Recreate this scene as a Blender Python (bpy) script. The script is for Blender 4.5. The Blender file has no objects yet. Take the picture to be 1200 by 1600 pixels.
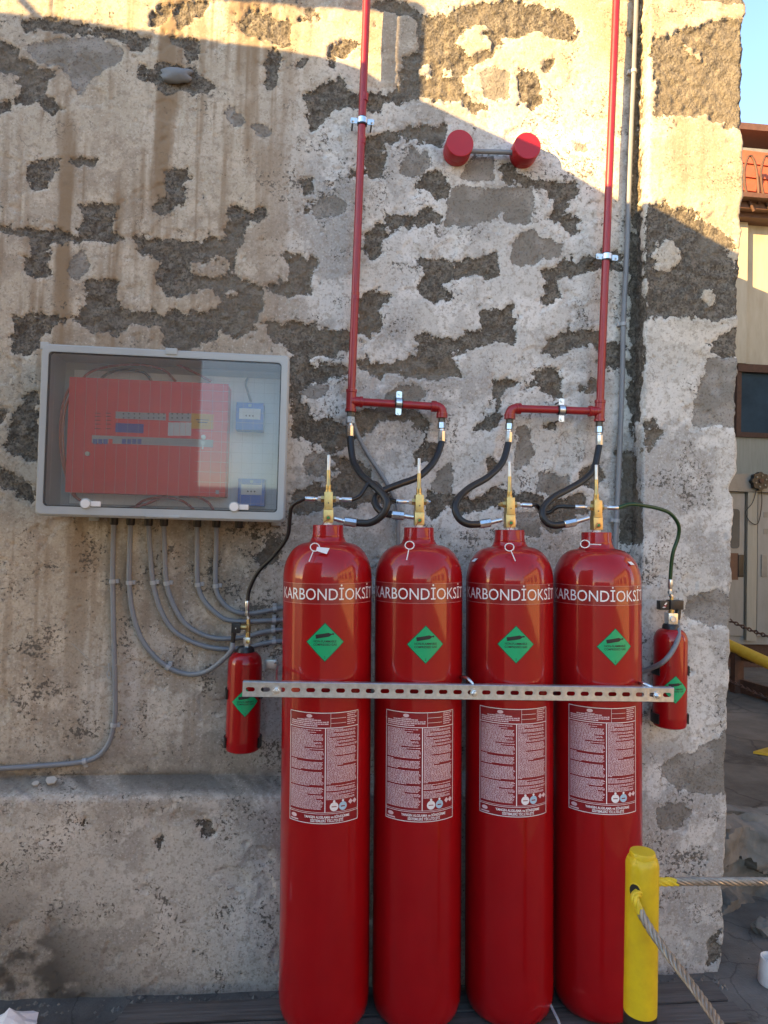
import bpy, bmesh, math, random
import numpy as np
from mathutils import Vector, Matrix

R_ = math.radians
sc = bpy.context.scene
col = sc.collection
rnd = random.Random(7)

# ------------------------------------------------------------------ camera, sky, sun, exposure
CAM = Vector((0.0, -2.40, 1.47))
FPX = 1100.0                                   # focal length in photo pixels (1200 x 1600)
CROT = Matrix.Rotation(R_(-5.7), 3, 'Z') @ Matrix.Rotation(R_(91.7), 3, 'X') @ Matrix.Rotation(R_(1.5), 3, 'Z')
cd = bpy.data.cameras.new('camera')
cam = bpy.data.objects.new('camera', cd)
col.objects.link(cam)
cam.location = CAM
cam.rotation_euler = CROT.to_euler()
cd.sensor_fit = 'VERTICAL'
cd.sensor_height = 36.0
cd.lens = FPX / 1600 * 36.0
cd.clip_start = 0.02
cd.clip_end = 500
sc.camera = cam

SUN_AZ, SUN_EL = 58.0, 15.5                    # from the wall's normal to the left, above the horizon
world = bpy.data.worlds.new('World')
sc.world = world
world.use_nodes = True
wn = world.node_tree.nodes
sky = wn.new('ShaderNodeTexSky')
sky.sky_type = 'NISHITA'
sky.sun_disc = False
sky.sun_elevation = R_(SUN_EL)
sky.sun_rotation = R_(180 + SUN_AZ)
sky.air_density = 1.0
sky.dust_density = 0.3
sky.ozone_density = 1.6
world.node_tree.links.new(sky.outputs[0], wn['Background'].inputs[0])
wn['Background'].inputs[1].default_value = 0.115

SUNV = Vector((-math.sin(R_(SUN_AZ)) * math.cos(R_(SUN_EL)), -math.cos(R_(SUN_AZ)) * math.cos(R_(SUN_EL)), math.sin(R_(SUN_EL))))
sl = bpy.data.lights.new('sun', 'SUN')
sl.energy = 5.0
sl.angle = R_(0.15)
sl.color = (1.0, 0.64, 0.25)
so = bpy.data.objects.new('sun', sl)
col.objects.link(so)
so.rotation_euler = SUNV.to_track_quat('Z', 'Y').to_euler()
so.location = (-6, -6, 8)

vs = sc.view_settings
vs.view_transform = 'Standard'
vs.look = 'None'
vs.gamma = 1.0
vs.use_curve_mapping = False
vs.exposure = 2.26


def at(u, v, Y):
    """surveyed point: where the sight line through photo pixel (u, v) meets the plane at depth Y"""
    d = CROT @ Vector(((u - 600) / FPX, (800 - v) / FPX, -1.0))
    return CAM + d * ((Y - CAM.y) / d.y)


CR = np.array(CROT)
CC = np.array(CAM)


def pix(P):
    q = (P - CC) @ CR
    return 600 - FPX * q[..., 0] / q[..., 2], 800 + FPX * q[..., 1] / q[..., 2]


# ------------------------------------------------------------------ materials
MATS = {}


def nodes_of(name):
    m = bpy.data.materials.new(name)
    m.use_nodes = True
    nt = m.node_tree
    return m, nt, nt.nodes['Principled BSDF']


def mat(name, c, rough=0.5, metal=0.0, var=0.12, scale=18.0, bump=0.0, bscale=220.0, coat=0.0, c2=None, stretch=None, dist=0.0008):
    if name in MATS:
        return MATS[name]
    m, nt, b = nodes_of(name)
    N, L = nt.nodes.new, nt.links.new
    tc = N('ShaderNodeTexCoord')
    src = tc.outputs['Object']
    if stretch:
        mp = N('ShaderNodeMapping')
        mp.inputs['Scale'].default_value = stretch
        L(src, mp.inputs[0])
        src = mp.outputs[0]
    nz = N('ShaderNodeTexNoise')
    nz.inputs['Scale'].default_value = scale
    nz.inputs['Detail'].default_value = 6
    nz.inputs['Roughness'].default_value = 0.65
    L(src, nz.inputs['Vector'])
    rp = N('ShaderNodeValToRGB')
    rp.color_ramp.elements[0].position = 0.3
    rp.color_ramp.elements[1].position = 0.7
    if c2 is None:
        c1 = tuple(max(0, x * (1 - var)) for x in c)
        c2 = tuple(min(1, x * (1 + var)) for x in c)
    else:
        c1 = c
    rp.color_ramp.elements[0].color = (*c1, 1)
    rp.color_ramp.elements[1].color = (*c2, 1)
    L(nz.outputs[0], rp.inputs[0])
    L(rp.outputs[0], b.inputs['Base Color'])
    mr = N('ShaderNodeMapRange')
    mr.inputs['To Min'].default_value = max(0.02, rough * 0.82)
    mr.inputs['To Max'].default_value = min(1, rough * 1.22)
    L(nz.outputs[0], mr.inputs[0])
    L(mr.outputs[0], b.inputs['Roughness'])
    b.inputs['Metallic'].default_value = metal
    if coat:
        b.inputs['Coat Weight'].default_value = coat
        b.inputs['Coat Roughness'].default_value = 0.06
    if bump:
        n2 = N('ShaderNodeTexNoise')
        n2.inputs['Scale'].default_value = bscale
        n2.inputs['Detail'].default_value = 5
        L(src, n2.inputs['Vector'])
        bp = N('ShaderNodeBump')
        bp.inputs['Strength'].default_value = bump
        bp.inputs['Distance'].default_value = dist
        L(n2.outputs[0], bp.inputs['Height'])
        L(bp.outputs[0], b.inputs['Normal'])
    MATS[name] = m
    return m


def glass_mat(name, tint=(0.93, 0.95, 0.96), ior=1.45, haze=0.07):
    if name in MATS:
        return MATS[name]
    m, nt, b = nodes_of(name)
    N, L = nt.nodes.new, nt.links.new
    nt.nodes.remove(b)
    out = nt.nodes['Material Output']
    tr = N('ShaderNodeBsdfTransparent')
    tr.inputs[0].default_value = (*tint, 1)
    gl = N('ShaderNodeBsdfGlossy')
    gl.inputs['Roughness'].default_value = 0.03
    df = N('ShaderNodeBsdfDiffuse')
    df.inputs[0].default_value = (0.8, 0.8, 0.8, 1)
    nz = N('ShaderNodeTexNoise')
    nz.inputs['Scale'].default_value = 6
    mr = N('ShaderNodeMapRange')
    mr.inputs['To Min'].default_value = haze * 0.5
    mr.inputs['To Max'].default_value = haze * 1.5
    L(nz.outputs[0], mr.inputs[0])
    m0 = N('ShaderNodeMixShader')
    L(mr.outputs[0], m0.inputs[0])
    L(tr.outputs[0], m0.inputs[1])
    L(df.outputs[0], m0.inputs[2])
    fr = N('ShaderNodeFresnel')
    fr.inputs[0].default_value = ior
    mx = N('ShaderNodeMixShader')
    L(fr.outputs[0], mx.inputs[0])
    L(m0.outputs[0], mx.inputs[1])
    L(gl.outputs[0], mx.inputs[2])
    L(mx.outputs[0], out.inputs[0])
    MATS[name] = m
    return m


RED = mat('red_cylinder_paint', (0.31, 0.003, 0.0055), 0.34, var=0.08, scale=7, bump=0.06, bscale=30, coat=0.7)
RED.node_tree.nodes['Principled BSDF'].inputs['Specular IOR Level'].default_value = 0.15
REDP = mat('red_pipe_paint', (0.27, 0.007, 0.010), 0.36, var=0.12, scale=40, bump=0.12, bscale=150, coat=0.2)
REDPANEL = mat('red_panel_paint', (0.84, 0.055, 0.045), 0.42, var=0.04, scale=12)
SOUNDER = mat('red_sounder_plastic', (0.36, 0.006, 0.014), 0.40, var=0.06, scale=30)
BLACK = mat('black_rubber', (0.012, 0.012, 0.013), 0.42, var=0.3, scale=60, bump=0.1, bscale=300)
BLACKP = mat('black_plastic', (0.014, 0.014, 0.015), 0.38, var=0.2, scale=50)
GREENH = mat('dark_green_hose', (0.006, 0.045, 0.014), 0.34, var=0.25, scale=60)
BRASS = mat('brass', (0.56, 0.41, 0.17), 0.36, 0.9, var=0.15, scale=60, bump=0.15, bscale=200)
STEEL = mat('zinc_plated_steel', (0.62, 0.65, 0.68), 0.28, 1.0, var=0.12, scale=70, bump=0.12, bscale=180)
NICKEL = mat('bright_stem_tube', (0.66, 0.66, 0.63), 0.38, 0.6, var=0.1, scale=80)
DULLSTEEL = mat('dull_steel_nipple', (0.13, 0.12, 0.10), 0.5, 0.8, var=0.3, scale=70)
GALV = mat('galvanised_steel', (0.42, 0.45, 0.48), 0.34, 0.9, var=0.16, scale=60, c2=(0.62, 0.65, 0.68))
CONDUIT = mat('grey_conduit_plastic', (0.20, 0.215, 0.235), 0.46, var=0.10, scale=14)
STRAP = mat('grey_strap_plastic', (0.34, 0.36, 0.38), 0.5, var=0.10, scale=40)
CAB = mat('light_grey_cabinet_plastic', (0.38, 0.41, 0.42), 0.32, var=0.06, scale=8)
CABIN = mat('cabinet_mounting_plate', (0.85, 0.86, 0.86), 0.55, var=0.05, scale=6)
GASKET = mat('black_gasket', (0.02, 0.02, 0.022), 0.6)
WHITEP = mat('white_plastic', (0.74, 0.74, 0.73), 0.42, var=0.05, scale=40)
WHITEINK = mat('white_print', (0.78, 0.76, 0.76), 0.45, var=0.06, scale=300)
PALEEDGE = mat('pale_sticker_edge', (0.52, 0.20, 0.20), 0.4)
BANDRED = mat('sticker_band_red', (0.24, 0.003, 0.007), 0.3, var=0.05, coat=0.7)
LABELRED = mat('label_red', (0.24, 0.009, 0.015), 0.33, var=0.05)
INKPINK = mat('fine_print_white', (0.66, 0.50, 0.52), 0.5, var=0.2, scale=400)
GREEN = mat('green_hazard_label', (0.0, 0.36, 0.135), 0.38, var=0.05)
BLACKINK = mat('black_print', (0.012, 0.012, 0.012), 0.5)
BLUE = mat('blue_call_point', (0.04, 0.17, 0.62), 0.4, var=0.05)
YELSTICK = mat('yellow_sticker', (0.72, 0.36, 0.01), 0.5, var=0.05)
LCD = mat('lcd_blue', (0.10, 0.10, 0.38), 0.3)
BTN = mat('blue_button', (0.10, 0.13, 0.38), 0.5)
SILVERP = mat('silver_print_strip', (0.42, 0.42, 0.42), 0.45, var=0.06)
ORANGE = mat('orange_cable', (0.52, 0.10, 0.03), 0.45, var=0.08)
REDCABLE = mat('dark_red_cable', (0.30, 0.03, 0.02), 0.45, var=0.08)
YELLOW = mat('yellow_bollard_paint', (0.50, 0.34, 0.01), 0.45, c2=(0.66, 0.48, 0.006), scale=14, bump=0.35, bscale=70, dist=0.0015)
BLKPAINT = mat('black_paint', (0.012, 0.012, 0.012), 0.5, bump=0.2)
ROPE = mat('steel_rope', (0.30, 0.27, 0.23), 0.48, 0.7, var=0.25, scale=60)
ROPEY = mat('rope_yellow_paint', (0.60, 0.45, 0.02), 0.5, var=0.2, scale=60)
WOOD = mat('weathered_dark_timber', (0.045, 0.040, 0.036), 0.75, c2=(0.13, 0.12, 0.115), scale=7, stretch=(0.6, 9, 9), bump=0.6, bscale=26, dist=0.003)
PAPER = mat('white_paper', (0.74, 0.75, 0.78), 0.7, var=0.04)
RUST = mat('rusty_brown_steel', (0.075, 0.035, 0.022), 0.7, var=0.35, scale=30, bump=0.3)
BROWN = mat('brown_painted_steel', (0.10, 0.048, 0.030), 0.55, var=0.2, scale=20, bump=0.15)
CLAD = mat('orange_red_cladding', (0.36, 0.085, 0.045), 0.6, var=0.12, scale=14)
CREAM = mat('cream_render', (0.36, 0.31, 0.23), 0.85, c2=(0.48, 0.43, 0.34), scale=3.5, stretch=(2.5, 2.5, 0.5), bump=0.3, bscale=90)
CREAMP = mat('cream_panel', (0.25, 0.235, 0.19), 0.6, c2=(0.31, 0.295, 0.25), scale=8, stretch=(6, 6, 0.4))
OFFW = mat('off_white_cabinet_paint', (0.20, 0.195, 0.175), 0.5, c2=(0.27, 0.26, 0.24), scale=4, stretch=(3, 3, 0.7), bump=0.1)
GREYTOP = mat('grey_steel', (0.20, 0.195, 0.18), 0.5, 0.2, var=0.15)
WGLASS = mat('dark_window_glass', (0.03, 0.05, 0.07), 0.06, var=0.3, scale=3)
YELPIPE = mat('yellow_rail_paint', (0.55, 0.32, 0.02), 0.45, c2=(0.62, 0.40, 0.04), scale=25, bump=0.2)
STONEM = mat('blue_grey_stone', (0.17, 0.185, 0.20), 0.8, var=0.12, scale=20, bump=0.5, bscale=60, dist=0.003)
CHIP = mat('plaster_chip', (0.42, 0.40, 0.36), 0.85, var=0.1)
CONC = mat('broken_concrete', (0.10, 0.093, 0.08), 0.9, c2=(0.21, 0.195, 0.172), scale=9, bump=0.9, bscale=45, dist=0.004)
OCHRE = mat('ochre_render', (0.46, 0.33, 0.20), 0.85, c2=(0.55, 0.42, 0.28), scale=2, bump=0.2, bscale=40)
DARKREN = mat('dark_render', (0.16, 0.14, 0.12), 0.9, c2=(0.22, 0.20, 0.17), scale=1.5, bump=0.2, bscale=30)
CLEAR = glass_mat('clear_polycarbonate')


def ground_mat(name, a, b_, crack=6.0):
    m, nt, b = nodes_of(name)
    N, L = nt.nodes.new, nt.links.new
    tc = N('ShaderNodeTexCoord')
    n1 = N('ShaderNodeTexNoise'); n1.inputs['Scale'].default_value = 2.2; n1.inputs['Detail'].default_value = 9; n1.inputs['Roughness'].default_value = 0.7
    L(tc.outputs['Object'], n1.inputs['Vector'])
    rp = N('ShaderNodeValToRGB')
    rp.color_ramp.elements[0].position = 0.33; rp.color_ramp.elements[0].color = (*a, 1)
    rp.color_ramp.elements[1].position = 0.68; rp.color_ramp.elements[1].color = (*b_, 1)
    L(n1.outputs[0], rp.inputs[0])
    n2 = N('ShaderNodeTexNoise'); n2.inputs['Scale'].default_value = 120; n2.inputs['Detail'].default_value = 4
    L(tc.outputs['Object'], n2.inputs['Vector'])
    vr = N('ShaderNodeTexVoronoi'); vr.feature = 'DISTANCE_TO_EDGE'; vr.inputs['Scale'].default_value = crack
    mixv = N('ShaderNodeMix'); mixv.data_type = 'RGBA'; mixv.inputs[0].default_value = 0.12
    L(tc.outputs['Object'], mixv.inputs[6]); L(n1.outputs[1], mixv.inputs[7])
    L(mixv.outputs[2], vr.inputs['Vector'])
    cr = N('ShaderNodeMapRange'); cr.inputs['From Max'].default_value = 0.02; cr.inputs['To Min'].default_value = 0.55; cr.inputs['To Max'].default_value = 1.0
    L(vr.outputs[0], cr.inputs[0])
    mul = N('ShaderNodeMix'); mul.data_type = 'RGBA'; mul.blend_type = 'MULTIPLY'; mul.inputs[0].default_value = 1
    L(rp.outputs[0], mul.inputs[6]); L(cr.outputs[0], mul.inputs[7])
    L(mul.outputs[2], b.inputs['Base Color'])
    b.inputs['Roughness'].default_value = 0.88
    ad = N('ShaderNodeMath'); ad.operation = 'ADD'
    L(n2.outputs[0], ad.inputs[0]); L(cr.outputs[0], ad.inputs[1])
    bp = N('ShaderNodeBump'); bp.inputs['Strength'].default_value = 0.6; bp.inputs['Distance'].default_value = 0.004
    L(ad.outputs[0], bp.inputs['Height']); L(bp.outputs[0], b.inputs['Normal'])
    return m


GROUND = ground_mat('yard_concrete', (0.055, 0.050, 0.046), (0.17, 0.16, 0.145))
SLABM = ground_mat('raised_slab_concrete', (0.075, 0.066, 0.054), (0.19, 0.172, 0.145), 2.2)


def wall_mat():
    """masonry wall: bare mortar / grey block / lime plaster chosen by attributes painted on the relief mesh"""
    m, nt, b = nodes_of('weathered_plaster_wall')
    N, L = nt.nodes.new, nt.links.new

    def mix(f, a, c, mode='MIX'):
        n = N('ShaderNodeMix'); n.data_type = 'RGBA'; n.blend_type = mode
        if isinstance(f, (int, float)): n.inputs[0].default_value = f
        else: L(f, n.inputs[0])
        for i, q in ((6, a), (7, c)):
            if isinstance(q, tuple): n.inputs[i].default_value = (*q, 1)
            else: L(q, n.inputs[i])
        return n.outputs[2]

    def noise(scale, detail=5, rough=0.6, vec=None):
        n = N('ShaderNodeTexNoise'); n.inputs['Scale'].default_value = scale; n.inputs['Detail'].default_value = detail; n.inputs['Roughness'].default_value = rough
        L(vec or tc.outputs['Object'], n.inputs['Vector'])
        return n.outputs[0]

    def rng(x, a, c, d=0.0, e=1.0):
        n = N('ShaderNodeMapRange'); n.interpolation_type = 'SMOOTHSTEP'
        for i, q in ((1, a), (2, c), (3, d), (4, e)): n.inputs[i].default_value = q
        L(x, n.inputs[0])
        return n.outputs[0]

    def mth(op, a, c):
        n = N('ShaderNodeMath'); n.operation = op
        for i, q in ((0, a), (1, c)):
            if isinstance(q, (int, float)): n.inputs[i].default_value = q
            else: L(q, n.inputs[i])
        return n.outputs[0]

    def mapped(s):
        n = N('ShaderNodeMapping'); n.inputs['Scale'].default_value = s
        L(tc.outputs['Object'], n.inputs[0])
        return n.outputs[0]

    tc = N('ShaderNodeTexCoord')

    def attr(name):
        A = N('ShaderNodeAttribute'); A.attribute_name = name
        S = N('ShaderNodeSeparateColor'); L(A.outputs['Color'], S.inputs[0])
        return S.outputs[0], S.outputs[1], S.outputs[2]

    mort, grey, stain = attr('layers')
    speck, cool, grime = attr('weather')
    n3, n12, n17 = attr('tone')
    n45, n130 = noise(45, 3, 0.65), noise(130, 4, 0.65)
    # plaster
    plas = mix(cool, (0.475, 0.42, 0.33), (0.52, 0.512, 0.487))
    plas = mix(rng(n3, 0.44, 0.62), plas, mix(cool, (0.36, 0.305, 0.235), (0.37, 0.365, 0.352)))
    plas = mix(rng(n12, 0.48, 0.66, 0, 0.6), plas, mix(cool, (0.60, 0.53, 0.42), (0.69, 0.68, 0.655)))
    plas = mix(rng(n45, 0.50, 0.64, 0, 0.55), plas, (0.27, 0.235, 0.19))
    plas = mix(rng(n130, 0.55, 0.66, 0, 0.6), plas, (0.20, 0.175, 0.14))
    plas = mix(rng(n130, 0.44, 0.34, 0, 0.45), plas, (0.70, 0.67, 0.61))
    plas = mix(stain, plas, (0.235, 0.168, 0.105))       # rust coloured runs
    plas = mix(grime, plas, (0.085, 0.078, 0.068))
    # pits
    pv = mth('ADD', noise(95, 4, 0.7), mth('MULTIPLY', n17, 0.36))
    pit = rng(mth('ADD', pv, mth('MULTIPLY', speck, 0.20)), 0.925, 0.95)
    plas = mix(mth('MULTIPLY', pit, 0.85), plas, (0.095, 0.085, 0.072))
    # hairline cracks
    vr = N('ShaderNodeTexVoronoi'); vr.feature = 'DISTANCE_TO_EDGE'; vr.inputs['Scale'].default_value = 2.6
    wv = N('ShaderNodeMix'); wv.data_type = 'RGBA'; wv.inputs[0].default_value = 0.2
    nn = N('ShaderNodeTexNoise'); nn.inputs['Scale'].default_value = 6; nn.inputs['Detail'].default_value = 4; nn.inputs['Roughness'].default_value = 0.7
    L(tc.outputs['Object'], nn.inputs['Vector']); L(tc.outputs['Object'], wv.inputs[6]); L(nn.outputs[1], wv.inputs[7])
    L(wv.outputs[2], vr.inputs['Vector'])
    ck = mth('MULTIPLY', rng(vr.outputs[0], 0.0, 0.005, 1, 0), rng(n17, 0.5, 0.62))
    plas = mix(mth('MULTIPLY', ck, 0.6), plas, (0.09, 0.08, 0.07))
    # bare mortar and bare block
    mo = mix(rng(n45, 0.42, 0.60), (0.12, 0.105, 0.086), (0.20, 0.18, 0.15))
    mo = mix(rng(n130, 0.50, 0.62, 0, 0.85), mo, (0.062, 0.054, 0.044))
    mo = mix(rng(n130, 0.44, 0.34, 0, 0.45), mo, (0.26, 0.238, 0.20))
    mo = mix(rng(n3, 0.50, 0.70, 0, 0.5), mo, (0.20, 0.175, 0.14))
    bl = mix(rng(n12, 0.4, 0.62), (0.215, 0.198, 0.172), (0.29, 0.272, 0.245))
    bl = mix(rng(n130, 0.53, 0.63, 0, 0.7), bl, (0.12, 0.105, 0.09))
    jit = mth('MULTIPLY', mth('SUBTRACT', mth('ADD', mth('MULTIPLY', n130, 1.1), mth('MULTIPLY', n45, 0.7)), 0.9), 1.35)
    mk = rng(mth('ADD', mort, jit), 0.44, 0.53)
    gk = rng(mth('ADD', grey, jit), 0.40, 0.56)
    c = mix(gk, plas, bl)
    c = mix(mk, c, mo)
    L(c, b.inputs['Base Color'])
    b.inputs['Roughness'].default_value = 0.93
    b.inputs['Specular IOR Level'].default_value = 0.25
    # relief
    rough = mth('MAXIMUM', mk, mth('MULTIPLY', gk, 0.45))
    h1 = mth('MULTIPLY', mth('ADD', n130, noise(70, 3, 0.6)), mth('ADD', mth('MULTIPLY', rough, 1.0), 0.22))
    h = mth('SUBTRACT', h1, mth('MULTIPLY', pit, 0.35))
    bp = N('ShaderNodeBump'); bp.inputs['Strength'].default_value = 0.9; bp.inputs['Distance'].default_value = 0.006
    L(h, bp.inputs['Height']); L(bp.outputs[0], b.inputs['Normal'])
    return m


WALL = wall_mat()


# ------------------------------------------------------------------ mesh helpers
def catmull(pts, step=0.006):
    P = [Vector(p) for p in pts]
    P = [P[0] * 2 - P[1]] + P + [P[-1] * 2 - P[-2]]
    out = []
    for i in range(1, len(P) - 2):
        n = max(2, int((P[i + 1] - P[i]).length / step))
        for k in range(n):
            t = k / n
            a, b, c, d = P[i - 1], P[i], P[i + 1], P[i + 2]
            out.append(0.5 * ((2 * b) + (c - a) * t + (2 * a - 5 * b + 4 * c - d) * t * t + (3 * b - a - 3 * c + d) * t ** 3))
    out.append(P[-2])
    return out


def frames(path):
    n = len(path)
    T = [(path[min(i + 1, n - 1)] - path[max(i - 1, 0)]).normalized() for i in range(n)]
    u = T[0].orthogonal().normalized()
    res = []
    for i in range(n):
        u = (u - T[i] * u.dot(T[i])).normalized()
        res.append((u, T[i].cross(u)))
    return res


class MB:
    def __init__(s):
        s.v, s.f, s.mi = [], [], []

    def add(s, v, f, mi=0):
        o = len(s.v)
        s.v += [tuple(x) for x in v]
        s.f += [tuple(i + o for i in q) for q in f]
        s.mi += [mi] * len(f)
        return s

    def box(s, a, b, bev=0.0):
        x0, y0, z0 = [min(a[i], b[i]) for i in range(3)]
        x1, y1, z1 = [max(a[i], b[i]) for i in range(3)]
        if bev <= 0:
            v = [(x, y, z) for x in (x0, x1) for y in (y0, y1) for z in (z0, z1)]
            return s.add(v, [(0, 1, 3, 2), (4, 6, 7, 5), (0, 4, 5, 1), (2, 3, 7, 6), (0, 2, 6, 4), (1, 5, 7, 3)])
        bm = bmesh.new()
        bmesh.ops.create_cube(bm, size=1)
        for q in bm.verts:
            q.co = Vector(((x0 + x1) / 2 + q.co.x * (x1 - x0), (y0 + y1) / 2 + q.co.y * (y1 - y0), (z0 + z1) / 2 + q.co.z * (z1 - z0)))
        bmesh.ops.bevel(bm, geom=list(bm.edges), offset=bev, segments=2, affect='EDGES', profile=0.7)
        bm.verts.index_update()
        s.add([q.co[:] for q in bm.verts], [[q.index for q in f.verts] for f in bm.faces])
        bm.free()
        return s

    def lathe(s, prof, n=32, c=(0, 0, 0), axis='Z'):
        """prof: (radius, height) from bottom to top"""
        v, f = [], []
        for r, h in prof:
            for k in range(n):
                a = 2 * math.pi * k / n
                p = (r * math.cos(a), r * math.sin(a), h)
                if axis == 'Y': p = (p[0], -h, p[1])
                if axis == 'X': p = (h, p[0], p[1])
                v.append((p[0] + c[0], p[1] + c[1], p[2] + c[2]))
        m = len(prof)
        for i in range(m - 1):
            for k in range(n):
                k2 = (k + 1) % n
                f.append((i * n + k, i * n + k2, (i + 1) * n + k2, (i + 1) * n + k))
        f.append(tuple(range(n))[::-1])
        f.append(tuple(range((m - 1) * n, m * n)))
        return s.add(v, f)

    def rod(s, p0, p1, r0, r1=None, n=12):
        return s.tube([Vector(p0), Vector(p1)], r0, n, r1=r1)

    def tube(s, path, r, n=12, r1=None, rad=None, mi=0):
        fr = frames(path)
        v, f = [], []
        m = len(path)
        for i, p in enumerate(path):
            rr = r if r1 is None else r + (r1 - r) * i / (m - 1)
            if rad: rr = rad(i)
            u, w = fr[i]
            for k in range(n):
                a = 2 * math.pi * k / n
                v.append(p + u * (rr * math.cos(a)) + w * (rr * math.sin(a)))
        for i in range(m - 1):
            for k in range(n):
                k2 = (k + 1) % n
                f.append((i * n + k, i * n + k2, (i + 1) * n + k2, (i + 1) * n + k))
        f.append(tuple(range(n))[::-1])
        f.append(tuple(range((m - 1) * n, m * n)))
        return s.add(v, f, mi)

    def prism(s, poly, d):
        """poly: 3D points, extruded by vector d"""
        n = len(poly)
        v = [Vector(p) for p in poly] + [Vector(p) + Vector(d) for p in poly]
        f = [tuple(range(n)), tuple(range(2 * n - 1, n - 1, -1))]
        f += [(i, i + n, (i + 1) % n + n, (i + 1) % n) for i in range(n)]
        return s.add(v, f)

    def build(s, name, m, parent=None, smooth=True, angle=35, loc=None):
        me = bpy.data.meshes.new(name)
        off = Vector((0, 0, 0))
        if parent is not None and loc is None:
            q = parent
            while q is not None:
                off += q.location
                q = q.parent
        if loc is not None: off = Vector(loc)
        me.from_pydata([tuple(Vector(p) - off) for p in s.v], [], s.f)
        for x in (m if isinstance(m, (list, tuple)) else [m]): me.materials.append(x)
        if any(s.mi): me.polygons.foreach_set('material_index', s.mi)
        bm = bmesh.new(); bm.from_mesh(me)
        bmesh.ops.recalc_face_normals(bm, faces=bm.faces)
        bm.to_mesh(me); bm.free()
        if smooth:
            me.polygons.foreach_set('use_smooth', [True] * len(me.polygons))
            me.set_sharp_from_angle(angle=R_(angle))
        me.update()
        o = bpy.data.objects.new(name, me)
        col.objects.link(o)
        if loc is not None: o.location = loc
        if parent is not None: o.parent = parent
        return o


def obj_from(name, me, m, parent=None):
    me.name = name
    me.materials.clear()
    me.materials.append(m)
    o = bpy.data.objects.new(name, me)
    col.objects.link(o)
    if parent: o.parent = parent
    return o


def tag(o, label, cat, group=None, kind=None):
    if label: o['label'] = label
    if cat: o['category'] = cat
    if group: o['group'] = group
    if kind: o['kind'] = kind
    return o


def thing(name, label, cat, loc=(0, 0, 0), group=None):
    o = bpy.data.objects.new(name, None)
    o.empty_display_size = 0.05
    col.objects.link(o)
    o.location = loc
    return tag(o, label, cat, group)


def copy_tree(o, parent=None, skip=('pin_cord', 'safety_pin')):
    c = o.copy()
    col.objects.link(c)
    c.parent = parent
    for ch in o.children:
        if ch.name.split('.')[0] not in skip: copy_tree(ch, c)
    return c


def text_mesh(body, size, align='LEFT', bold=0.0, sx=1.0):
    cu = bpy.data.curves.new('lettering', 'FONT')
    cu.body = body
    cu.size = size
    cu.align_x = align
    cu.align_y = 'BOTTOM_BASELINE'
    cu.resolution_u = 3
    cu.offset = bold
    ob = bpy.data.objects.new('lettering', cu)
    col.objects.link(ob)
    bpy.context.view_layer.update()
    dg = bpy.context.evaluated_depsgraph_get()
    me = bpy.data.meshes.new_from_object(ob.evaluated_get(dg))
    v = [(q.co.x * sx, q.co.y) for q in me.vertices]
    f = [tuple(p.vertices) for p in me.polygons]
    bpy.data.meshes.remove(me)
    bpy.data.objects.remove(ob)
    bpy.data.curves.remove(cu)
    return v, f


def wrap(pts, R):
    return [(R * math.sin(x / R), -R * math.cos(x / R), z) for x, z in pts]


class Sheet:
    """flat print laid out in (x, z), later wrapped round a vertical cylinder or set upright on a plane"""
    def __init__(s): s.v, s.f = [], []

    def add(s, v, f):
        o = len(s.v); s.v += list(v); s.f += [tuple(i + o for i in q) for q in f]; return s

    def rect(s, x0, z0, x1, z1, nx=1):
        v = []
        for i in range(nx + 1):
            x = x0 + (x1 - x0) * i / nx
            v += [(x, z0), (x, z1)]
        return s.add(v, [(2 * i, 2 * i + 2, 2 * i + 3, 2 * i + 1) for i in range(nx)])

    def disc(s, x, z, rx, rz=None, n=16):
        rz = rz or rx
        return s.add([(x + rx * math.cos(2 * math.pi * k / n), z + rz * math.sin(2 * math.pi * k / n)) for k in range(n)], [tuple(range(n))])

    def text(s, body, x, z, size, align='LEFT', bold=0.0, sx=1.0):
        v, f = text_mesh(body, size, align, bold, sx)
        return s.add([(a + x, b + z) for a, b in v], f)

    def on_cyl(s, name, R, m, parent, z=0.0):
        me = bpy.data.meshes.new(name)
        me.from_pydata([(a, b, c + z) for a, b, c in wrap(s.v, R)], [], s.f)
        me.update()
        return obj_from(name, me, m, parent)

    def on_plane(s, name, m, parent, o=(0, 0, 0)):
        me = bpy.data.meshes.new(name)
        me.from_pydata([(a + o[0], o[1], b + o[2]) for a, b in s.v], [], s.f)
        me.update()
        return obj_from(name, me, m, parent)


# ------------------------------------------------------------------ noise on arrays
def vnoise(x, y, seed):
    tab = np.random.RandomState(seed).rand(256, 256)
    xi, yi = np.floor(x).astype(int), np.floor(y).astype(int)
    fx, fy = x - xi, y - yi
    fx = fx * fx * (3 - 2 * fx); fy = fy * fy * (3 - 2 * fy)
    g = lambda a, b: tab[a & 255, b & 255]
    return (g(xi, yi) * (1 - fx) + g(xi + 1, yi) * fx) * (1 - fy) + (g(xi, yi + 1) * (1 - fx) + g(xi + 1, yi + 1) * fx) * fy


def fbm(x, y, seed, oct=4, gain=0.5):
    s, a, t = 0, 1.0, 0
    for i in range(oct):
        s = s + a * vnoise(x * 2 ** i + 17.3 * i, y * 2 ** i + 5.1 * i, seed + i); t += a; a *= gain
    return s / t - 0.5


def blur(a, n):
    for _ in range(n):
        p = np.pad(a, 1, mode='edge')
        a = (p[:-2, 1:-1] + p[2:, 1:-1] + p[1:-1, :-2] + p[1:-1, 2:] + p[1:-1, 1:-1] * 2) / 6
    return a


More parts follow.
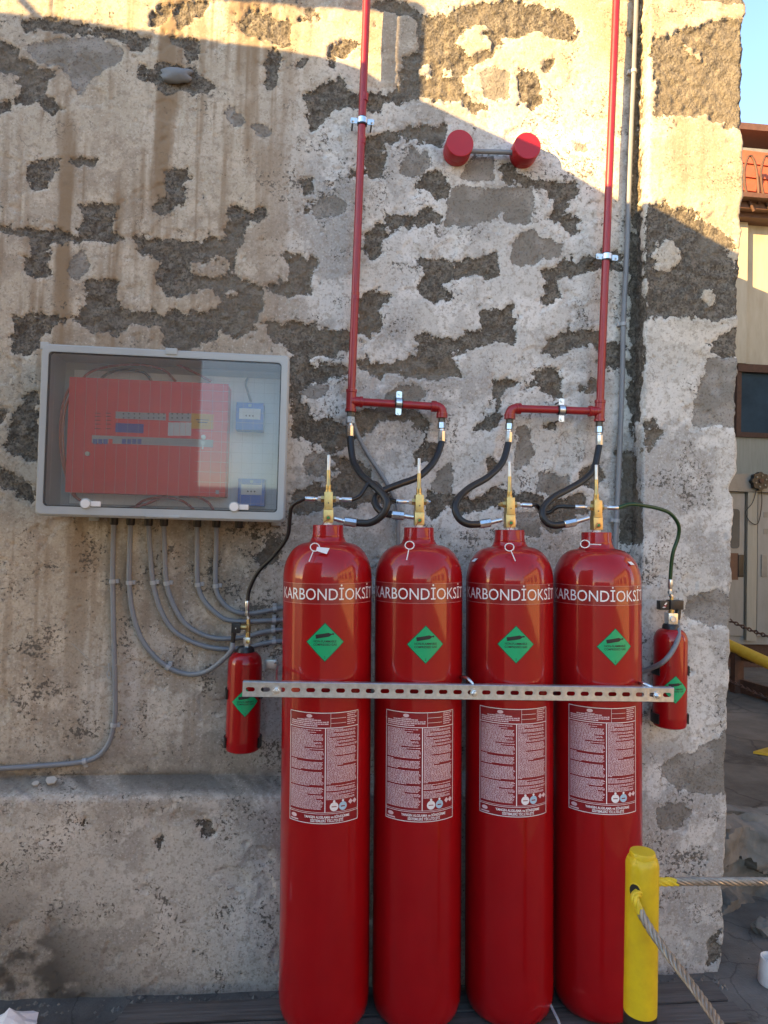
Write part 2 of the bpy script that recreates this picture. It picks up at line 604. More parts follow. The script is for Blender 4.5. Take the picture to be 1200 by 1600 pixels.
def inside(U, V, poly):
    x = np.array([p[0] for p in poly], float); y = np.array([p[1] for p in poly], float)
    res = np.zeros(U.shape, bool)
    bb = (U >= x.min()) & (U <= x.max()) & (V >= y.min()) & (V <= y.max())
    if not bb.any(): return res
    u, v = U[bb], V[bb]
    r = np.zeros(u.shape, bool)
    j = len(poly) - 1
    for i in range(len(poly)):
        if y[i] != y[j]:
            r ^= ((y[i] > v) != (y[j] > v)) & (u < (x[j] - x[i]) * (v - y[i]) / (y[j] - y[i]) + x[i])
        j = i
    res[bb] = r
    return res


def labels_of(mask):
    """connected components by row runs"""
    par = []
    def find(i):
        while par[i] != i:
            par[i] = par[par[i]]; i = par[i]
        return i
    out = -np.ones(mask.shape, int)
    prev = []
    for r in range(mask.shape[0]):
        row = mask[r].astype(np.int8)
        d = np.diff(np.concatenate(([0], row, [0])))
        st, en = np.where(d == 1)[0], np.where(d == -1)[0]
        cur = []
        for a, e in zip(st, en):
            k = len(par); par.append(k)
            for (pa, pe, pk) in prev:
                if pa < e and a < pe:
                    x, y = find(pk), find(k)
                    if x != y: par[y] = x
            cur.append((a, e, k)); out[r, a:e] = k
        prev = cur
    roots = np.array([find(i) for i in range(len(par))]) if par else np.zeros(0, int)
    m = out >= 0
    out[m] = roots[out[m]]
    return out

# ================================================================== LARGE STRUCTURE
# ---- ground sheets
g = MB()
g.add([(-60, -70, 0), (60, -70, 0), (60, 60, 0), (-60, 60, 0)], [(0, 1, 2, 3)])
tag(g.build('ground', GROUND), None, None, kind='structure')

# ---- the masonry wall: relief grids with attribute-driven materials
MORT_SHADE = [
    [(0, 60), (18, 65), (25, 90), (50, 105), (88, 108), (85, 120), (65, 130), (68, 150), (95, 170), (85, 177), (60, 165), (30, 160), (0, 180), (-60, 190), (-60, 170), (25, 155), (35, 140), (28, 120), (0, 110), (-60, 100), (-60, 60)],
    [(30, 35), (60, 25), (110, 30), (160, 40), (210, 50), (232, 65), (225, 80), (205, 80), (190, 60), (160, 48), (115, 52), (60, 45), (35, 52)],
    [(210, 115), (220, 95), (235, 112), (250, 98), (262, 100), (300, 104), (320, 125), (345, 135), (325, 145), (280, 145), (258, 150), (245, 130), (215, 120)],
    [(260, 55), (312, 62), (310, 100), (296, 98), (290, 75), (262, 66)],
    [(415, 78), (438, 80), (432, 135), (418, 135)], [(465, 95), (480, 88), (472, 108), (462, 108)], [(510, 90), (528, 93), (526, 110), (515, 105)],
    [(472, 150), (498, 130), (540, 120), (545, 132), (538, 145), (600, 150), (625, 135), (628, 90), (650, 80), (655, 150), (620, 155), (595, 160), (597, 178), (570, 165), (545, 165), (520, 165), (510, 190), (482, 207), (480, 190), (485, 172)],  # mortar, plus the flue's upright shadow painted in at the right end
    [(580, 0), (625, 5), (662, 22), (660, 30), (625, 22), (585, 10)],  # bent top of the flue's cast shadow, painted in mortar colour
    [(42, 265), (55, 250), (90, 250), (92, 262), (80, 270), (75, 290), (50, 297), (42, 285)],
    [(107, 248), (130, 244), (162, 247), (150, 257), (110, 258)],
    [(258, 270), (297, 262), (285, 285), (292, 315), (275, 318), (255, 336), (235, 330), (260, 300)],
    [(117, 315), (187, 320), (170, 340), (175, 360), (197, 375), (120, 370), (128, 340)],
    [(0, 354), (45, 355), (90, 360), (120, 366), (195, 371), (200, 379), (100, 374), (80, 380), (75, 420), (90, 432), (50, 430), (38, 427), (52, 400), (48, 370), (0, 363), (-60, 360), (-60, 350)],
    [(200, 370), (250, 371), (355, 374), (358, 340), (348, 322), (368, 320), (387, 335), (408, 320), (422, 330), (410, 342), (388, 345), (375, 380), (368, 395), (368, 428), (400, 448), (445, 440), (460, 432), (442, 398), (455, 394), (500, 405), (480, 430), (490, 460), (440, 460), (410, 455), (405, 480), (400, 505), (370, 527), (340, 517), (300, 540), (265, 560), (255, 512), (225, 502), (215, 500), (190, 517), (160, 522), (130, 512), (108, 497), (135, 480), (130, 445), (150, 435), (182, 440), (180, 475), (205, 488), (235, 492), (262, 500), (268, 485), (280, 490), (345, 480), (345, 458), (320, 450), (270, 465), (240, 442), (238, 432), (250, 405), (225, 388)],
    [(22, 500), (50, 488), (78, 495), (112, 500), (70, 522), (50, 552), (12, 552), (28, 520)],
    [(405, 502), (470, 505), (545, 520), (560, 535), (545, 548), (500, 560), (455, 545), (430, 532)],
    [(452, 545), (478, 555), (500, 590), (490, 600), (470, 600), (450, 620)],
    [(8, 690), (20, 650), (40, 620), (58, 606), (62, 720), (30, 712), (5, 700)], [(-50, 735), (20, 742), (50, 760), (52, 784), (25, 768), (0, 760), (-50, 758)], [(0, 640), (14, 650), (8, 660), (-40, 662)],
    [(570, 213), (600, 206), (650, 198), (640, 215), (600, 222), (592, 240), (595, 275), (575, 277), (572, 250)],
    [(548, 262), (570, 266), (566, 275), (545, 275)], [(475, 275), (492, 280), (485, 305), (474, 300)], [(478, 315), (490, 312), (486, 335), (476, 332)],
    [(700, 198), (690, 228), (670, 222), (640, 212), (650, 200), (690, 195)],
    [(646, 285), (668, 268), (690, 268), (707, 290), (700, 311), (680, 305)],
    [(783, 258), (806, 252), (812, 276), (845, 282), (902, 285), (900, 305), (880, 325), (902, 350), (895, 368), (870, 340), (852, 348), (870, 318), (862, 298), (820, 290), (790, 287)],
    [(572, 365), (590, 347), (605, 352), (600, 375), (592, 402), (575, 406)], [(602, 338), (640, 336), (680, 320), (692, 345), (650, 352), (606, 354)],
    [(647, 402), (665, 408), (690, 410), (720, 405), (745, 405), (780, 393), (782, 432), (740, 428), (698, 432), (688, 448), (712, 468), (680, 472), (650, 455), (667, 432)],
    [(842, 420), (880, 417), (872, 440), (880, 462), (862, 478), (848, 470), (852, 440)],
    [(872, 402), (900, 410), (935, 398), (942, 420), (905, 428), (876, 436), (868, 425)],
    [(558, 468), (580, 455), (616, 460), (592, 480), (600, 505), (585, 528), (556, 522)],
    [(745, 468), (760, 484), (800, 480), (805, 530), (760, 537), (735, 545), (700, 548), (652, 540), (655, 520), (680, 530), (750, 524), (757, 500)],
    [(845, 548), (870, 530), (882, 518), (940, 515), (940, 538), (880, 542), (868, 560), (855, 556)],
    [(648, 520), (665, 535), (700, 545), (715, 575), (728, 592), (690, 588), (650, 590), (620, 585), (580, 578), (560, 582), (562, 560), (600, 572), (650, 560), (655, 540)],
    [(826, 600), (840, 582), (862, 572), (875, 590), (880, 622), (860, 618)], [(763, 590), (790, 592), (815, 600), (805, 606), (785, 610), (780, 640), (785, 660), (775, 670), (742, 676), (740, 664), (772, 650), (776, 620)],
    [(742, 528), (740, 515), (805, 523), (800, 538)], [(900, 600), (935, 595), (935, 610), (905, 612)], [(846, 660), (865, 658), (868, 668), (850, 670)],
    [(455, 660), (460, 630), (480, 640), (490, 655), (520, 655), (545, 665), (570, 640), (600, 632), (640, 636), (668, 652), (672, 688), (662, 668), (640, 656), (600, 656), (568, 680), (545, 692), (528, 700), (505, 698), (480, 690), (455, 692)],
    [(455, 600), (470, 606), (475, 590), (500, 575), (540, 570), (548, 585), (520, 590), (490, 605), (470, 630), (456, 640)],
    [(500, 690), (515, 700), (525, 715), (555, 722), (570, 730), (585, 735), (578, 770), (590, 782), (545, 770), (520, 760), (505, 765), (530, 740), (525, 720), (505, 710)],
    [(455, 765), (500, 762), (560, 768), (620, 775), (618, 790), (560, 786), (520, 790), (480, 800), (455, 800)],
    [(642, 712), (665, 692), (685, 690), (683, 712), (660, 720)], [(665, 768), (700, 772), (740, 780), (775, 762), (790, 768), (760, 795), (720, 802), (690, 795), (675, 815), (663, 800)],
    [(757, 712), (772, 712), (775, 735), (768, 742)], [(775, 768), (840, 772), (852, 782), (835, 790), (800, 790), (778, 800)],
    [(845, 790), (890, 775), (918, 770), (915, 800), (870, 838), (845, 822)], [(905, 740), (935, 720), (940, 760), (912, 762)],
    [(993, -60), (1003, -60), (1001, 200), (998, 360), (1002, 420), (1003, 560), (1000, 640), (1000, 690), (984, 690), (986, 600), (984, 560), (988, 440), (986, 300), (990, 150)],
    [(978, 700), (992, 705), (990, 760), (1000, 790), (998, 850), (970, 850), (968, 800), (972, 750)], [(940, 540), (962, 532), (975, 545), (968, 575), (945, 575)], [(938, 400), (960, 392), (975, 400), (968, 420), (945, 425)],
    [(1008, 345), (1012, 318), (1050, 325), (1090, 335), (1125, 360), (1150, 380), (1160, 400), (1158, 487), (1120, 498), (1060, 494), (1012, 490), (1016, 440), (1008, 420)],
    [(1110, 545), (1140, 515), (1160, 510), (1160, 560), (1130, 560)],
    [(1006, 660), (1022, 655), (1036, 680), (1020, 692), (1006, 698)],
    [(120, 1285), (135, 1282), (130, 1292)], [(310, 1288), (325, 1282), (335, 1295), (325, 1310), (312, 1305)], [(245, 1310), (255, 1308), (252, 1330), (246, 1328)],
    [(1108, 1470), (1122, 1450), (1124, 1500), (1106, 1515)],
    [(400, 870), (420, 850), (436, 845), (430, 880), (410, 890)], [(392, 838), (402, 830), (406, 842), (396, 848)],
    [(240, 8), (268, 5), (262, 35), (232, 38)], [(272, 12), (300, 0), (330, 2), (322, 18), (300, 30), (278, 50)], [(372, 32), (385, 12), (420, 25), (460, 40), (452, 72), (415, 62), (380, 48)], [(473, 14), (490, 12), (488, 34), (478, 32)],
    [(510, 75), (540, 60), (562, 65), (545, 85), (520, 92)],
    [(653, 32), (680, 25), (720, 12), (788, 2), (850, 10), (902, 32), (897, 60), (870, 58), (842, 45), (783, 60), (767, 87), (729, 105), (723, 157), (700, 162), (653, 146)],
    [(810, 110), (838, 112), (848, 165), (828, 170), (815, 150)], [(848, 98), (868, 85), (866, 105), (852, 112)], [(720, 158), (760, 165), (770, 172), (735, 178)],
    [(1022, 60), (1060, 45), (1100, 30), (1168, 30), (1168, 175), (1120, 165), (1085, 180), (1050, 178), (1024, 185)], [(1100, 168), (1168, 165), (1168, 210), (1150, 195), (1115, 190)], [(1040, -30), (1168, -40), (1168, 5), (1100, 0)],
]
LIGHT = [
    [(293, 410), (320, 398), (355, 400), (360, 430), (330, 433), (300, 428)], [(265, 475), (310, 452), (340, 457), (345, 480), (320, 492), (275, 485)],
    [(710, 65), (735, 38), (765, 45), (768, 80), (730, 88)], [(660, 100), (672, 96), (670, 122), (655, 124)], [(685, 106), (705, 115), (708, 124), (690, 124)],
    [(1016, 400), (1030, 376), (1055, 374), (1070, 400), (1055, 425), (1030, 428)], [(1092, 470), (1100, 452), (1118, 448), (1120, 478), (1105, 482)], [(1136, 385), (1158, 390), (1158, 430), (1142, 420)],
    [(1065, 60), (1078, 65), (1108, 98), (1100, 102), (1075, 80)], [(350, 452), (372, 455), (370, 464), (352, 462)], [(1040, 60), (1100, 20), (1130, 30), (1060, 50)],
    [(990, 660), (1000, 650), (1002, 720), (992, 730)], [(455, 690), (470, 682), (475, 696), (458, 700)],
]
GREYB = [
    [(697, 352), (700, 310), (712, 290), (770, 293), (832, 290), (837, 312), (828, 352), (790, 348), (786, 320), (772, 345), (740, 352)],
    [(622, 270), (632, 240), (640, 228), (672, 240), (672, 262), (650, 277)], [(718, 268), (738, 248), (774, 244), (770, 282), (722, 282)],
    [(799, 412), (806, 372), (830, 358), (850, 370), (880, 380), (878, 398), (850, 405), (835, 414)],
    [(891, 232), (905, 222), (926, 230), (918, 238)], [(489, 330), (495, 308), (520, 298), (543, 315), (540, 330), (520, 337), (495, 337)],
    [(350, 172), (362, 163), (382, 182), (380, 198), (362, 195)], [(395, 198), (405, 192), (424, 202), (415, 214), (400, 212)], [(108, 420), (115, 405), (128, 390), (138, 415), (128, 432), (112, 432)],
    [(748, 110), (770, 103), (796, 112), (792, 152), (760, 157), (752, 140)],
    [(473, 742), (475, 712), (500, 705), (518, 712), (515, 742), (495, 743)], [(670, 770), (680, 740), (695, 722), (710, 725), (705, 755), (708, 775)],
    [(836, 768), (842, 740), (868, 738), (893, 745), (890, 762), (870, 772)], [(805, 735), (808, 668), (825, 662), (832, 690), (836, 710), (815, 730)],
    [(470, 612), (490, 600), (516, 604), (512, 620), (490, 625)], [(600, 622), (620, 605), (660, 600), (668, 618), (655, 625), (600, 628)],
    [(812, 835), (806, 800), (840, 798), (850, 820), (842, 842)], [(40, 65), (150, 55), (190, 75), (190, 95), (150, 112), (120, 150), (112, 120), (95, 100), (60, 95), (40, 78)],
    [(1082, 665), (1090, 620), (1105, 560), (1150, 555), (1152, 670)], [(1070, 960), (1075, 925), (1142, 925), (1145, 980), (1100, 975)],
    [(1030, 1200), (1060, 1180), (1110, 1165), (1140, 1140), (1140, 1240), (1060, 1238), (1040, 1220)], [(1025, 1260), (1060, 1250), (1085, 1270), (1050, 1300), (1030, 1290)],
]
PX0 = 1.122                                   # left corner of the pilaster


def region(U, V, u0, u1, v0, v1, soft=60.0):
    s = lambda t: np.clip(0.5 + t / soft, 0, 1)
    return s(U - u0) * s(u1 - U) * s(V - v0) * s(v1 - V)


wall_root = thing('masonry_wall', 'tall weathered masonry wall with flaking white plaster and dark mortar patches', 'wall')


def relief(tagname, P, Nn, corner=None):
    """P: rows x cols x 3 base points, Nn: normals. Builds the relief and splits it into its pieces."""
    X, Z = P[..., 0] + P[..., 1] * 0.9, P[..., 2]
    wx = fbm(X * 16, Z * 16, 11, 4, 0.6) * 0.030 + fbm(X * 60, Z * 60, 15, 3, 0.75) * 0.030
    wz = fbm(X * 16, Z * 16, 21, 4, 0.6) * 0.030 + fbm(X * 60, Z * 60, 25, 3, 0.75) * 0.030
    Q = P.copy(); Q[..., 0] += wx; Q[..., 2] += wz
    U, V = pix(Q)
    U0, V0 = pix(P)
    mo = np.zeros(U.shape)
    for p in MORT_SHADE: mo[inside(U, V, p)] = 1
    for p in LIGHT: mo[inside(U, V, p)] = 0
    gid = -np.ones(U.shape, int)
    for i, p in enumerate(GREYB): gid[inside(U, V, p)] = i
    mo[gid >= 0] = 0
    wide = blur(mo, 40)
    cr = fbm(X * 60, Z * 60, 31, 3, 0.6)
    mo = np.where((cr + 0.60 * np.minimum(wide, 0.45) > 0.325) & (gid < 0), 1, mo)
    mo = np.where((cr < -0.215) & (wide < 0.75), 0, mo)
    mask = mo.copy()
    gm = blur((gid >= 0).astype(float), 2)
    m1 = blur(mo, 1)
    ms = blur(mo, 3)
    h = fbm(X * 2.2, Z * 2.2, 41, 3) * 0.014 + fbm(X * 14, Z * 14, 43, 3) * 0.004 + fbm(X * 60, Z * 60, 45, 2) * 0.0012
    rough = fbm(X * 42, Z * 42, 51, 3, 0.75) * 0.017 + fbm(X * 15, Z * 22, 55, 2) * 0.008
    h = h - m1 * 0.0085 + ms * rough - gm * 0.0055 + gm * fbm(X * 30, Z * 30, 57, 3) * 0.006
    chips = fbm(X * 9, Z * 9, 61, 4)
    h = h - np.clip(chips - 0.16, 0, 0.03) * 0.14 * (1 - ms)
    D = P + Nn * h[..., None]
    if corner is not None:
        c = fbm(X * 0 + 3.1, Z * 14, 71, 5, 0.6) * 0.024 + np.clip(fbm(X * 0 + 7.7, Z * 6, 75, 3) - 0.14, 0, 1) * -0.08
        D[..., 0] += corner * c
    # weathering fields
    left = region(U0, V0, -900, 455, -900, 1195, 90)
    stain = left * np.clip(0.55 + fbm(X * 1.6, Z * 0.5, 81, 3) * 2.2, 0.15, 1) + region(U0, V0, 1000, 1200, -300, 340, 120) * 0.45
    stain += region(U0, V0, 300, 660, -200, 130, 80) * 0.25
    cool = 0.12 + region(U0, V0, 440, 1010, 150, 1300, 120) * 0.85 + region(U0, V0, 1000, 1300, 520, 1700, 120) * 0.75 + region(U0, V0, -900, 460, 1230, 1700, 40) * 0.40
    cool += region(U0, V0, 130, 470, 990, 1200, 90) * 0.35
    cool = np.clip(cool + fbm(X * 2.5, Z * 2.5, 85, 3) * 0.5, 0, 1)
    speck = 0.30 + region(U0, V0, -900, 460, 800, 1200, 60) * 0.26 + region(U0, V0, 385, 455, 800, 960, 30) * 0.4 + region(U0, V0, -900, 460, 1240, 1700, 30) * 0.12
    speck += region(U0, V0, 440, 1010, 180, 1300, 80) * 0.16 + region(U0, V0, 1000, 1200, 600, 1700, 60) * 0.15 + fbm(X * 3, Z * 3, 87, 3) * 0.5
    grime = region(U0, V0, -900, 445, 1203, 1240, 14) * 0.62 + region(U0, V0, -900, 445, 1160, 1212, 60) * 0.45 + region(U0, V0, -900, 150, 1380, 1800, 160) * 0.8
    grime += region(U0, V0, -900, 445, 1500, 1800, 120) * 0.5 + region(U0, V0, -900, 60, 560, 800, 80) * 0.3 + region(U0, V0, 1000, 1200, 1430, 1700, 100) * 0.4
    grime = np.clip(grime + fbm(X * 2, Z * 2, 89, 3) * 0.35, 0, 1)
    ss = lambda x, a, c: (lambda t: t * t * (3 - 2 * t))(np.clip((x - a) / (c - a), 0, 1))
    n3 = fbm(X * 3.4, Z * 3.0, 101, 5, 0.6) * 1.15 + 0.5
    n12 = fbm(X * 11, Z * 11, 111, 5, 0.65) * 1.15 + 0.5
    n17 = fbm(X * 15, Z * 15, 121, 3, 0.55) * 1.1 + 0.5
    run = fbm(X * 13, Z * 0.8, 131, 5, 0.6) + 0.5 + fbm(X * 20, Z * 20, 134, 3) * 0.10
    run2 = fbm(X * 45, Z * 1.9, 141, 3, 0.6) + 0.5 + fbm(X * 20, Z * 20, 144, 3) * 0.12
    stain = np.clip(stain, 0, 1) * np.clip(0.18 + np.maximum(ss(run, 0.47, 0.66) * 0.75, ss(run2, 0.55, 0.72) * 0.55), 0, 1)
    grime = grime * (0.35 + 0.65 * ss(n12, 0.36, 0.60))
    one = np.ones_like(m1)
    lay = np.stack([blur(mo, 3), blur(gm, 1), stain, one], -1)
    wea = np.stack([np.clip(speck, 0, 1), cool, grime, one], -1)
    ton = np.stack([n3, n12, n17, one], -1)
    # pieces: every cell belongs to one
    nr, nc = mask.shape
    cm = mask[:-1, :-1] > 0.5
    cg = gid[:-1, :-1]
    comp_m, comp_p = labels_of(cm & (cg < 0)), labels_of(~cm & (cg < 0))
    piece = np.zeros((nr - 1, nc - 1), int)
    names = {0: 'plaster'}
    k = 1
    ids, cnt = np.unique(comp_p[comp_p >= 0], return_counts=True)
    big = ids[np.argmax(cnt)] if len(ids) else -1
    for i, n in zip(ids, cnt):
        if i != big and n > 130:
            piece[comp_p == i] = k; names[k] = 'plaster_patch'; k += 1
    ids, cnt = np.unique(comp_m[comp_m >= 0], return_counts=True)
    for i, n in zip(ids, cnt):
        if n > 130:
            piece[comp_m == i] = k; names[k] = 'exposed_mortar'; k += 1  # takes in the patches painted for the flue's shadow as well
    for i in range(len(GREYB)):
        s = cg == i
        if s.sum() > 30:
            piece[s] = k; names[k] = 'bare_block'; k += 1
    idx = np.arange(nr * nc).reshape(nr, nc)
    quads = np.stack([idx[:-1, :-1], idx[:-1, 1:], idx[1:, 1:], idx[1:, :-1]], -1)
    Dv, lv, wv, tv = D.reshape(-1, 3), lay.reshape(-1, 4), wea.reshape(-1, 4), ton.reshape(-1, 4)
    for pk, nm in names.items():
        q = quads[piece == pk]
        if not len(q): continue
        used, inv = np.unique(q, return_inverse=True)
        inv = inv.reshape(q.shape)
        me = bpy.data.meshes.new(nm)
        me.vertices.add(len(used)); me.vertices.foreach_set('co', Dv[used].astype(np.float32).ravel())
        me.loops.add(q.size); me.loops.foreach_set('vertex_index', inv.astype(np.int32).ravel())
        me.polygons.add(len(q)); me.polygons.foreach_set('loop_start', np.arange(0, q.size, 4, dtype=np.int32))
        me.update(calc_edges=True)
        me.polygons.foreach_set('use_smooth', np.ones(len(q), bool))
        for an, av in (('layers', lv), ('weather', wv), ('tone', tv)):
            at_ = me.attributes.new(an, 'FLOAT_COLOR', 'POINT')
            at_.data.foreach_set('color', av[used].astype(np.float32).ravel())
        me.validate()
        obj_from(nm, me, WALL, wall_root)


STEP = 0.0055
# main face with its sloping plinth ledge
zs, ys, nn = [], [], []
for z in np.arange(-0.02, 0.60, STEP): zs.append(z); ys.append(-0.09); nn.append((-1, 0))
for t in np.linspace(0, 1, 5): zs.append(0.60 + 0.022 * math.sin(t * 1.2)); ys.append(-0.09 + 0.018 * (1 - math.cos(t * 1.2))); nn.append((-math.cos(t * 1.0), math.sin(t * 1.0)))
z0_, y0_ = zs[-1], ys[-1]
for t in np.linspace(0.08, 1, 14): zs.append(z0_ + (0.655 - z0_) * t); ys.append(y0_ + (0.0 - y0_) * t); nn.append((-0.45, 0.89))
for z in np.arange(0.655 + STEP, 3.75, STEP): zs.append(z); ys.append(0.0); nn.append((-1, 0))
zs, ys, nn = np.array(zs), np.array(ys), np.array(nn)
xs = np.arange(-1.75, PX0 + 0.022, STEP)
P = np.zeros((len(zs), len(xs), 3)); Nn = np.zeros_like(P)
P[..., 0] = xs[None, :]; P[..., 1] = ys[:, None]; P[..., 2] = zs[:, None]
Nn[..., 1] = nn[:, 0][:, None]; Nn[..., 2] = nn[:, 1][:, None]
relief('face', P, Nn)
# pilaster: left return, front, right return as one continuous skin
cx, cy, nx, ny, crn = [], [], [], [], []
for y in np.arange(0.02, -0.078, -STEP): cx.append(PX0); cy.append(y); nx.append(-1); ny.append(0); crn.append(0)
cx.append(PX0 + 0.003); cy.append(-0.083); nx.append(-0.7); ny.append(-0.7); crn.append(0)
for x in np.arange(PX0 + 0.008, 1.428, STEP): cx.append(x); cy.append(-0.085); nx.append(0); ny.append(-1); crn.append(max(0, 1 - (1.428 - x) / 0.05))
cx.append(1.432); cy.append(-0.080); nx.append(0.7); ny.append(-0.7); crn.append(1)
for y in np.arange(-0.074, 0.5, 0.012): cx.append(1.434); cy.append(y); nx.append(1); ny.append(0); crn.append(1)
zz = np.arange(-0.02, 3.75, STEP)
P = np.zeros((len(zz), len(cx), 3)); Nn = np.zeros_like(P)
P[..., 0] = np.array(cx)[None, :]; P[..., 1] = np.array(cy)[None, :]; P[..., 2] = zz[:, None]
P[..., 0] += (np.array(crn)[None, :]) * 0.0145 * zz[:, None]
Nn[..., 0] = np.array(nx)[None, :]; Nn[..., 1] = np.array(ny)[None, :]
relief('pilaster', P, Nn, np.array(crn)[None, :])
b = MB(); b.box((-9, 0.05, -0.02), (1.40, 4.6, 5.6)); b.build('wall_body', mat('old_render', (0.36, 0.32, 0.26), 0.9, c2=(0.46, 0.42, 0.35), scale=2.5, bump=0.4, bscale=40), wall_root, smooth=False)
b = MB(); b.box((PX0, -0.06, 3.72), (1.47, 0.5, 5.6)); b.build('pilaster_top', MATS['old_render'], wall_root, smooth=False)

# blue grey stone standing proud of the plaster and small chips on the ledge
bm = bmesh.new(); bmesh.ops.create_icosphere(bm, subdivisions=3, radius=1)
c = at(276, 118, -0.004)
for v in bm.verts:
    n = 1 + 0.22 * math.sin(v.co.x * 4 + 1) * math.cos(v.co.z * 5) + 0.08 * math.sin(v.co.x * 11 + v.co.z * 9)
    v.co = Vector((v.co.x * 0.052 * n, v.co.y * 0.020, v.co.z * 0.026 * n + v.co.x * 0.004)) + c
me = bpy.data.meshes.new('stone'); bm.to_mesh(me); bm.free()
me.polygons.foreach_set('use_smooth', [True] * len(me.polygons))
obj_from('stone', me, STONEM, wall_root)
for (u, v, s, lab) in ((80, 1222, 0.022, 'larger plaster flake lying on the plinth ledge'), (56, 1227, 0.014, 'smaller plaster flake lying on the plinth ledge beside the larger one')):
    c = at(u, v, -0.045); c.z += 0.002
    pts = [c + Vector((s * rnd.uniform(0.7, 1.1) * math.cos(a), s * 0.5 * math.sin(a), s * 0.42 * math.sin(a) + 0.002)) for a in (0.2, 1.2, 2.4, 3.3, 4.4, 5.5)]
    b = MB(); b.prism(pts, (0, -0.002, 0.004)); tag(b.build('plaster_flake', CHIP, None, False), lab, 'flake')

# ---- raised concrete slab beyond the wall's corner, with a broken edge
edge = [(1.44, 0.42), (1.62, 0.36), (1.80, 0.45), (2.1, 0.38), (2.6, 0.46), (3.2, 0.40), (6, 0.45), (14, 0.5)]
b = MB()
poly = [(x, y, 0.33) for x, y in edge] + [(14, 40, 0.33), (1.44, 40, 0.33)]
b.prism(poly, (0, 0, -0.35))
tag(b.build('raised_slab', SLABM, None, False), None, None, kind='structure')


def rubble(name, c, s, seed, lab):
    r = random.Random(seed)
    bm = bmesh.new(); bmesh.ops.create_icosphere(bm, subdivisions=4, radius=1)
    pl = [(Vector((r.uniform(-1, 1), r.uniform(-1, 1), r.uniform(-1, 1))).normalized(), r.uniform(0.5, 0.8)) for _ in range(9)]
    for v in bm.verts:
        for n, d in pl:
            e = v.co.dot(n) - d
            if e > 0: v.co -= n * e
        q = v.co * 3.1 + Vector((seed, 0, 0))
        v.co *= 1 + 0.10 * math.sin(q.x * 2 + q.z) * math.cos(q.y * 2.3) + r.uniform(-0.022, 0.022)
        v.co = Vector((v.co.x * s[0], v.co.y * s[1], v.co.z * s[2]))
    me = bpy.data.meshes.new(name); bm.to_mesh(me); bm.free()
    o = obj_from(name, me, CONC); o.location = c
    return tag(o, lab, 'rubble')


rubble('concrete_lump', (1.62, 0.34, 0.35), (0.11, 0.09, 0.050), 3, 'broken concrete lump on the slab edge just right of the wall corner')
# the slab's broken front: a rough vertical face, cracked through
xs_ = np.arange(1.40, 3.6, 0.012); zs_ = np.linspace(-0.01, 0.345, 34)
XX, ZZ = np.meshgrid(xs_, zs_)
ey = np.interp(XX, [e[0] for e in edge], [e[1] for e in edge]) - 0.07
cell = np.floor(XX * 3.3 + fbm(XX * 5, ZZ * 5, 201, 3) * 1.3) + 7 * np.floor(ZZ * 7 + fbm(XX * 4, ZZ * 4, 205, 3) * 1.8)
jump = np.sin(cell * 12.9898) * 0.045
YY = ey + jump + fbm(XX * 9, ZZ * 9, 211, 5, 0.6) * 0.10 + np.clip(ZZ - 0.27, 0, 1) ** 2 * 9
ZZ2 = np.minimum(ZZ, 0.338 + fbm(XX * 8, ZZ * 0, 215, 4) * 0.03)
YY[-1] = ey[-1] + 0.22; ZZ2[-1] = 0.326
b = MB(); nc_ = len(xs_)
b.add([(x, y, z) for x, y, z in zip(XX.ravel(), YY.ravel(), ZZ2.ravel())], [(r_ * nc_ + k, r_ * nc_ + k + 1, (r_ + 1) * nc_ + k + 1, (r_ + 1) * nc_ + k) for r_ in range(len(zs_) - 1) for k in range(nc_ - 1)])
tag(b.build('slab_edge', CONC, None, angle=50), None, None, kind='structure')
rubble('concrete_lump', (1.74, 0.13, 0.025), (0.055, 0.045, 0.035), 5, 'small broken concrete piece on the ground against the slab step')

# ---- the neighbouring shed behind and left of the camera, whose roof line throws the shade on the wall
SH_Y = -3.0


def toward_sun(p, Y):
    return p + SUNV * ((Y - p.y) / SUNV.y)


line = [(-420, -30), (-150, 2), (0, 17), (100, 25), (215, 45), (320, 60), (430, 76), (520, 92), (565, 108), (610, 135), (653, 154), (700, 176), (788, 216), (842, 247), (872, 259), (945, 302), (1010, 336), (1044, 352), (1192, 435)]
roof = [toward_sun(at(u, v, 0.0), SH_Y) for u, v in line]
roof += [Vector((roof[-1].x + 0.5, SH_Y, roof[-1].z - 0.2)), Vector((-2.0, SH_Y, 3.7)), Vector((-0.82, SH_Y, 3.35))]
shed = thing('gabled_shed', 'dark rendered shed with a kinked roof line behind the camera', 'building', (roof[10].x, SH_Y, 0))
b = MB()
b.prism([(roof[0].x, SH_Y, 0)] + [p[:] for p in roof] + [(roof[-1].x, SH_Y, 0)], (-math.sin(R_(SUN_AZ)) * 3.0, -math.cos(R_(SUN_AZ)) * 3.0, 0))
b.build('wall', DARKREN, shed, smooth=False)
pa, pb = toward_sun(at(637, 150, 0), SH_Y), toward_sun(at(641, 34, 0), SH_Y)
pc, pd = toward_sun(at(630, 10, 0), SH_Y), toward_sun(at(420, -6, 0), SH_Y)
pe = toward_sun(at(150, -30, 0), SH_Y)
b = MB(); b.tube(catmull([pa - Vector((0, 0, 0.5)), pa, pb, (pb + pc) / 2 + Vector((0.015, 0, 0.02)), pc, pd, pe], 0.02), 0.024, 12)
b.build('flue_pipe', GALV, shed)
b = MB(); b.rod(toward_sun(at(130, 60, 0), SH_Y) - Vector((0, 0, 0.1)), toward_sun(at(20, -14, 0), SH_Y), 0.011); b.build('stay_rod', GALV, shed)

